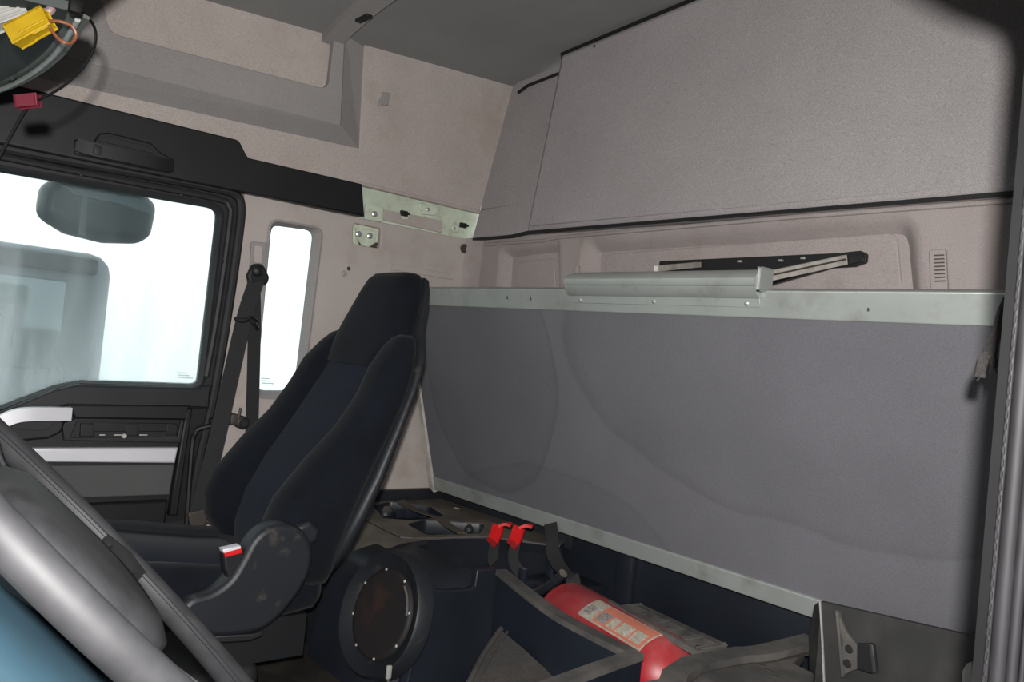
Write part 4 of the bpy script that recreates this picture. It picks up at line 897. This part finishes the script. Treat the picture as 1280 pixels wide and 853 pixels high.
# ================================================================== UPRIGHT FLAP WITH BRACKET
fl_ = thing('locker_flap', 'upright black locker flap with a folded steel bracket below the bunk', 'flap', (-0.62, 1.5, -0.58))
fE = FY(1.50)
ft = [fE.px(1026, 752), fE.px(1222, 797), fE.px(1262, 806), (fE.px(1262, 806)[0], -0.84), (fE.px(1026, 752)[0] + 0.005, -0.84)]
FLAPM = mat('scuffed_charcoal_board', (0.022, 0.022, 0.022), 0.6, var=0.25, vscale=9, dust=(0.05, 0.047, 0.043), dustamt=0.25, dscale=10)
plate('flap_board', fE, ft, FLAPM, fl_, t=0.012, base=-0.012, bevel=0.002, px=False)
edge = [SY(1025, 752, 1.498), SY(1028, 800, 1.498), SY(1031, 870, 1.498)]
ribbon('bright_edge', edge, V(1, 0, 0), 0.003, 0.003, GREYF, fl_, n=2)
wing = [SY(1024, 752, 1.504), SY(1018, 757, 1.54), SY(1011, 795, 1.56), SY(1012, 870, 1.56), SY(1030, 870, 1.504)]
bm = bmesh.new(); wv = [bm.verts.new(p) for p in wing]; wv2 = [bm.verts.new(p + Vector((0.006, 0.002, 0))) for p in wing]
bm.faces.new(wv); bm.faces.new(list(reversed(wv2)))
for k in range(5): bm.faces.new((wv[k], wv2[k], wv2[(k + 1) % 5], wv[(k + 1) % 5]))
finish('flap_wing', bm2me(bm), FLAPM, fl_, smooth=0)
bkt = plate('steel_bracket', FY(1.494), [(1047, 764), (1053, 772), (1061, 790), (1070, 801), (1074, 806), (1074, 836), (1064, 840), (1054, 847), (1056, 800)], DUSTLID, fl_, t=0.010, bevel=0.002)
plate('bracket_flange', FY(1.488), [(1046, 763), (1050, 766), (1057, 846), (1054, 848)], DUSTLID, bkt, t=0.016, base=-0.008, bevel=0.002)
plate('bracket_socket', FY(1.488), [(1074, 804), (1092, 804), (1096, 840), (1090, 842), (1074, 836)], BLACKP, bkt, t=0.008, bevel=0.002)
plate('socket_edge', FY(1.484), [(1088, 804), (1093, 806), (1097, 841), (1092, 842)], FLAPM, bkt, t=0.012, base=-0.006, bevel=0.002)
for (u, v) in ((1061, 812), (1059, 830)): lathe('bracket_hole', SY(u, v, 1.4835), (0, -1, 0), [(0, 0.008), (0.001, 0.007), (0.001, 0)], VOID, bkt, seg=12)
plate('white_tag', FY(1.44), [(1206, 853), (1206, 838), (1211, 829), (1219, 826), (1220, 870), (1206, 870)], WHT, t=0.012, bevel=0.003, r=0.006, label='small white plastic end poking up by the pillar foot', cat='plastic piece')

# ================================================================== STEERING WHEEL
swc = V(-0.70, 0.17, -0.188); swt = V(0, 1, -1).normalized(); swx = V(1, -0.057, -0.057).normalized(); swn = swx.cross(swt).normalized()
sw = thing('steering_wheel', 'dark leather steering wheel with four spokes in the near corner', 'steering wheel', swc)
def swp(r, deg, h=0.0):
    a = math.radians(deg); return swc + swx * math.cos(a) * r + swt * math.sin(a) * r + swn * h
RW, RT = 0.232, 0.0130
rings = []
for k in range(73):
    a = 360 * k / 72; rings.append([swp(RW + RT * 0.92 * math.cos(2 * math.pi * j / 16), a, RT * math.sin(2 * math.pi * j / 16)) for j in range(16)])
loft('rim', rings, WHEELM, sw, cap=False, smooth=80)
tube('rim_seam', [swp(RW - RT * 0.9, a, 0.004) for a in range(0, 361, 10)], 0.0025, RUBBER, sw, n=2, seg=6)
for a in (-28, 28, 152, 208):
    rs = []
    for r, wd_, th in ((0.06, 0.052, 0.026), (0.11, 0.042, 0.020), (0.16, 0.036, 0.017), (0.20, 0.044, 0.018), (0.226, 0.060, 0.014)):
        d = math.degrees(wd_ / 2 / r)
        hh_ = -0.030 + 0.030 * min(1, r / 0.22) ** 2
        rs.append([swp(r, a - d, hh_ - th / 2), swp(r, a, hh_ - th * 0.7), swp(r, a + d, hh_ - th / 2), swp(r, a + d, hh_ + th / 2), swp(r, a, hh_ + th * 0.7), swp(r, a - d, hh_ + th / 2)])
    spk_ = loft('spoke', rs, WHEELM, sw, smooth=60)
    tube('spoke_trim', [swp(r, a + 4, 0.030 * min(1, r / 0.22) ** 2 - 0.014) for r in (0.11, 0.13, 0.15, 0.17)], 0.002, RUBBER, spk_, n=2, seg=6)
hubr = []
for h, s in ((-0.036, 0.6), (-0.032, 0.92), (-0.016, 1.0), (0.0, 0.96), (0.008, 0.8), (0.010, 0.3)):
    hubr.append([swc + swx * math.copysign(abs(math.cos(t)) ** 0.6, math.cos(t)) * 0.105 * s + swt * math.copysign(abs(math.sin(t)) ** 0.6, math.sin(t)) * 0.085 * s + swn * h for t in [2 * math.pi * k / 28 for k in range(28)]])
loft('hub_pad', hubr, WHEELM, sw, smooth=60)
# steering column shroud and stalk
cs_ = thing('steering_column', 'petrol blue steering column shroud under the wheel', 'steering column', swc - swn * 0.3)
rs = []
for h, s, dx in ((-0.040, 0.80, 0), (-0.052, 1.0, 0), (-0.16, 1.12, 0.01), (-0.30, 1.2, 0.01), (-0.50, 1.0, 0)):
    rs.append([swc + swx * (dx + math.copysign(abs(math.cos(t)) ** 0.55, math.cos(t)) * 0.185 * s) + swt * math.copysign(abs(math.sin(t)) ** 0.55, math.sin(t)) * 0.12 * s + swn * h for t in [2 * math.pi * k / 28 for k in range(28)]])
loft('shroud', rs, COLUMN, cs_, smooth=60)
tube('stalk', [swc + swx * 0.10 - swn * 0.11 + swt * 0.03, swc + swx * 0.19 - swn * 0.10 + swt * 0.05, swc + swx * 0.27 - swn * 0.085 + swt * 0.05], [0.009, 0.008, 0.011], RUBBER, cs_, n=4, seg=10)
# dashboard
db = thing('dashboard', 'dark dashboard shelf below the windscreen', 'dashboard', (-1.3, -0.8, FW))
loft('dash_body', [[V(x, y, z) for y, z in ((-1.04, -0.20), (-0.75, -0.22), (-0.55, -0.30), (-0.50, -0.42), (-0.58, -0.70), (-0.70, FW), (-1.04, FW))] for x in (-2.41, -1.2, -0.29)], BLACKP, db, smooth=30)
loft('dash_binnacle', [[V(x, y, z) for y, z in ((-0.80, -0.12), (-0.52, -0.15), (-0.42, -0.22), (-0.45, -0.34), (-0.80, -0.36))] for x in (-1.02, -0.98, -0.42, -0.38)], COLUMN, db, smooth=30)

# ================================================================== OVERHEAD CONSOLE AND LOOSE WIRING
oc = thing('overhead_console', 'dark overhead console with an open underside at the front of the roof', 'console', (-1.4, -0.3, 0.38))
ep = SX(40, 64, -1.62); CY, CZ = ep.y, ep.z
loft('console_body', [[V(x, y, z) for y, z in ((-1.0, CZ + 0.10), (-0.45, CZ + 0.01), (CY - 0.20, CZ - 0.012), (CY - 0.03, CZ - 0.006), (CY, CZ + 0.012), (CY + 0.01, CZ + 0.05), (CY - 0.02, CZ + 0.22), (-1.0, CZ + 0.20))] for x in (-2.33, -2.2, -1.2, -0.55)], CONSOLE, oc, smooth=30)
fO = FZ(CZ - 0.012)
cp = [SZ(98, 16, CZ - 0.016), SZ(86, 36, CZ - 0.022), SZ(66, 64, CZ - 0.024), SZ(36, 88, CZ - 0.024), SZ(0, 106, CZ - 0.022), SZ(-60, 125, CZ - 0.02)]
ribbon('metal_edge', cp, V(0.5, -0.8, 0.25), 0.030, 0.005, mat('dull_grey_metal_edge', (0.13, 0.135, 0.12), 0.4, metal=0.5), oc, n=6)
tube('edge_bead', [p + V(0, 0.0, -0.010) for p in cp], 0.004, ALU, oc, n=6, seg=6)
loft('cover_door', [[p + V(0, 0, 0.0), p + V(-0.05, -0.22, -0.002), p + V(-0.05, -0.22, 0.02), p + V(0, 0, 0.012)] for p in smooth_path(cp, 4)], CONSOLE, oc, smooth=40)
lathe('edge_screw', SZ(16, 100, CZ - 0.030), (0.2, 0.5, -0.8), [(0, 0.008), (0.002, 0.007), (0.002, 0)], VOID, oc, seg=10)
box('wire_clip', SZ(94, 10, CZ - 0.03) - V(0.008, 0.008, 0.008), SZ(94, 10, CZ - 0.03) + V(0.008, 0.008, 0.010), PILLM, oc, bev=0.004)
# visor rod seen past the console
tube('visor_rod', [SX(44, 118, -2.36), SX(24, 150, -2.36), SX(2, 190, -2.36), SX(-20, 230, -2.36)], 0.0035, DOORP, None, n=2, seg=8, label='thin metal rod beside the trim above the door window', cat='rod')
WD = 1.12
def orient(p, q, up):
    x = (q - p).normalized(); u = up - x * up.dot(x); u.normalize(); y = u.cross(x); L0 = (q - p).length
    return Matrix(((x.x, y.x, u.x, p.x), (x.y, y.y, u.y, p.y), (x.z, y.z, u.z, p.z), (0, 0, 0, 1))), L0
camup = V(*[CAMROT[i][1] for i in range(3)]); cback = V(*[CAMROT[i][2] for i in range(3)])
yc = thing('yellow_connector', 'yellow plug connector with an orange wire loop hanging from the console', 'connector', SD(38, 36, WD))
Mx, L0 = orient(SD(20, 44, WD), SD(59, 23, WD), cback)
box('plug_body', (0, -0.0115, -0.010), (L0, 0.0115, 0.010), YEL, yc, bev=0.003, M=Mx)
box('plug_latch', (L0 * 0.25, -0.007, 0.008), (L0 * 0.95, 0.009, 0.014), YEL, yc, bev=0.002, M=Mx)
box('plug_collar', (-0.004, -0.0130, -0.011), (L0 * 0.3, 0.0125, 0.011), YEL, yc, bev=0.002, M=Mx)
box('plug_ridge', (L0 * 0.55, -0.0135, -0.006), (L0 * 0.92, -0.010, 0.008), YEL, yc, bev=0.002, M=Mx)
tube('wire_loop', [SD(61, 26, WD), SD(76, 27, WD), SD(90, 33, WD + 0.01), SD(95, 44, WD + 0.015), SD(90, 53, WD + 0.01), SD(80, 53, WD), SD(70, 45, WD), SD(62, 34, WD)], 0.0022, ORW, yc, n=6, seg=8)
wc = thing('white_connector', 'white multi-pin connector with pink wires next to the yellow plug', 'connector', SD(14, 16, WD + 0.03))
Mx, L0 = orient(SD(-14, 23, WD + 0.035), SD(33, 6, WD + 0.035), cback)
box('plug_body', (0, -0.016, -0.012), (L0, 0.016, 0.012), WHT, wc, bev=0.003, M=Mx)
for k in range(3): box('plug_rib', (L0 * 0.2, -0.012 + k * 0.010, 0.010), (L0 * 0.9, -0.008 + k * 0.010, 0.015), WHT, wc, bev=0.001, M=Mx)
for k in range(4):
    tube('pin_wire', [SD(33, 6 + k * 1.5, WD + 0.035), SD(42 + k * 2, 5 + k, WD + 0.02), SD(54 + 3 * k, -4 + k, WD + 0.04), SD(62 + 2 * k, -30, WD + 0.1)], 0.0022, (PINKW, ORW, PINKW, WEBB)[k], wc, n=5, seg=6)
tube('wire_bundle', None or [SD(55, 16, WD + 0.02), SD(62, 14, WD + 0.02), SD(66, 4, WD + 0.03), SD(66, -20, WD + 0.08)], 0.006, PINKW, wc, n=5, seg=8)
ca = thing('aerial_lead', 'thin black cable ending in a crimson plug below the console', 'cable', SD(34, 128, WD + 0.08))
tube('cable', [SD(88, 6, WD + 0.04), SD(103, 16, WD + 0.06), SD(116, 30, WD + 0.08), SD(120, 46, WD + 0.09), SD(116, 64, WD + 0.09), SD(104, 84, WD + 0.09), SD(84, 104, WD + 0.08), SD(64, 117, WD + 0.08), SD(48, 125, WD + 0.08)], 0.0020, mat('black_cable_sheath', (0.0025, 0.0025, 0.003), 0.5, spec=0.2), ca, n=6, seg=8)
Mx, L0 = orient(SD(47, 125.5, WD + 0.08), SD(22, 128, WD + 0.08), cback)
pb_ = box('crimson_plug', (0, -0.0075, -0.006), (L0, 0.0065, 0.006), CRIM, ca, bev=0.002, M=Mx)
box('plug_tab', (L0 * 0.15, -0.009, 0.0), (L0 * 0.8, -0.006, 0.005), CRIM, pb_, bev=0.001, M=Mx)

# ================================================================== OUTSIDE
gnd = box('yard_ground', (-30, -25, -2.45), (25, 25, -2.40), ASPH, bev=0, kind='structure', label='grey wet yard outside the cab windows', cat='ground')
def mirror(name, lbl, pts, x, th, m, grp):
    t = thing(name, lbl, 'mirror', SX(*pts[0], x), group=grp)
    f = FX(x)
    plate('mirror_shell', f, pts, m, t, t=th, bevel=th * 0.35, base=-th / 2, r=0.05, smooth=60)
    return t, f
km, f = mirror('kerb_mirror', 'dark rounded kerb mirror hanging outside above the door window', [(44, 270), (50, 232), (70, 222), (170, 238), (194, 256), (186, 296), (170, 305), (128, 304), (80, 292)], -2.80, 0.10, MIRRORM, None)
tube('mirror_arm', [SX(100, 240, -2.80), SX(104, 200, -2.78), SX(110, 160, -2.66), V(-2.545, 0.55, 0.62)], 0.018, MIRRORM, km, n=5, seg=8)
plate('mirror_rib', FX(-2.746), [(102, 236), (110, 237), (106, 296), (98, 293)], TRUCKP, km, t=0.01, base=-0.004, bevel=0.002)
plate('mirror_hood', FX(-2.747), [(70, 226), (168, 241), (190, 257), (188, 268), (150, 256), (90, 244)], TRUCKP, km, t=0.012, base=-0.004, bevel=0.003, r=0.02)
# parked lorry on the neighbouring bay
tk = thing('parked_lorry', 'blue grey lorry parked outside, seen blurred through the misted window', 'lorry', (-6.3, -0.2, -2.4))
X0 = -5.2
cbx = SX(146, 330, X0)
box('cab', (X0 - 2.2, -2.2, -1.7), (X0, cbx.y, 0.33), TRUCKP, tk, bev=0.12, seg=3)
box('cab_window', (X0 - 0.4, cbx.y - 1.1, -0.35), (X0 + 0.02, cbx.y - 0.25, 0.15), MIRG, tk, bev=0.02)
box('sun_visor', (X0 - 0.2, cbx.y - 1.3, 0.20), (X0 + 0.06, cbx.y - 0.1, 0.30), RUBBER, tk, bev=0.03)
box('white_panel', (X0 - 0.02, cbx.y - 0.8, -1.5), (X0 + 0.03, cbx.y - 0.68, 0.1), TRUCKW, tk, bev=0.01)
box('side_skirt', (X0 - 2.2, -2.2, -1.9), (X0 + 0.02, cbx.y, -1.1), TRUCKW, tk, bev=0.05)
for yy in (-1.5, cbx.y - 0.5): lathe('wheel', V(X0 + 0.02, yy, -1.9), (-1, 0, 0), [(0, 0.2), (0.02, 0.35), (0.03, 0.5), (0.30, 0.5), (0.31, 0.3)], RUBBER, tk, seg=24)
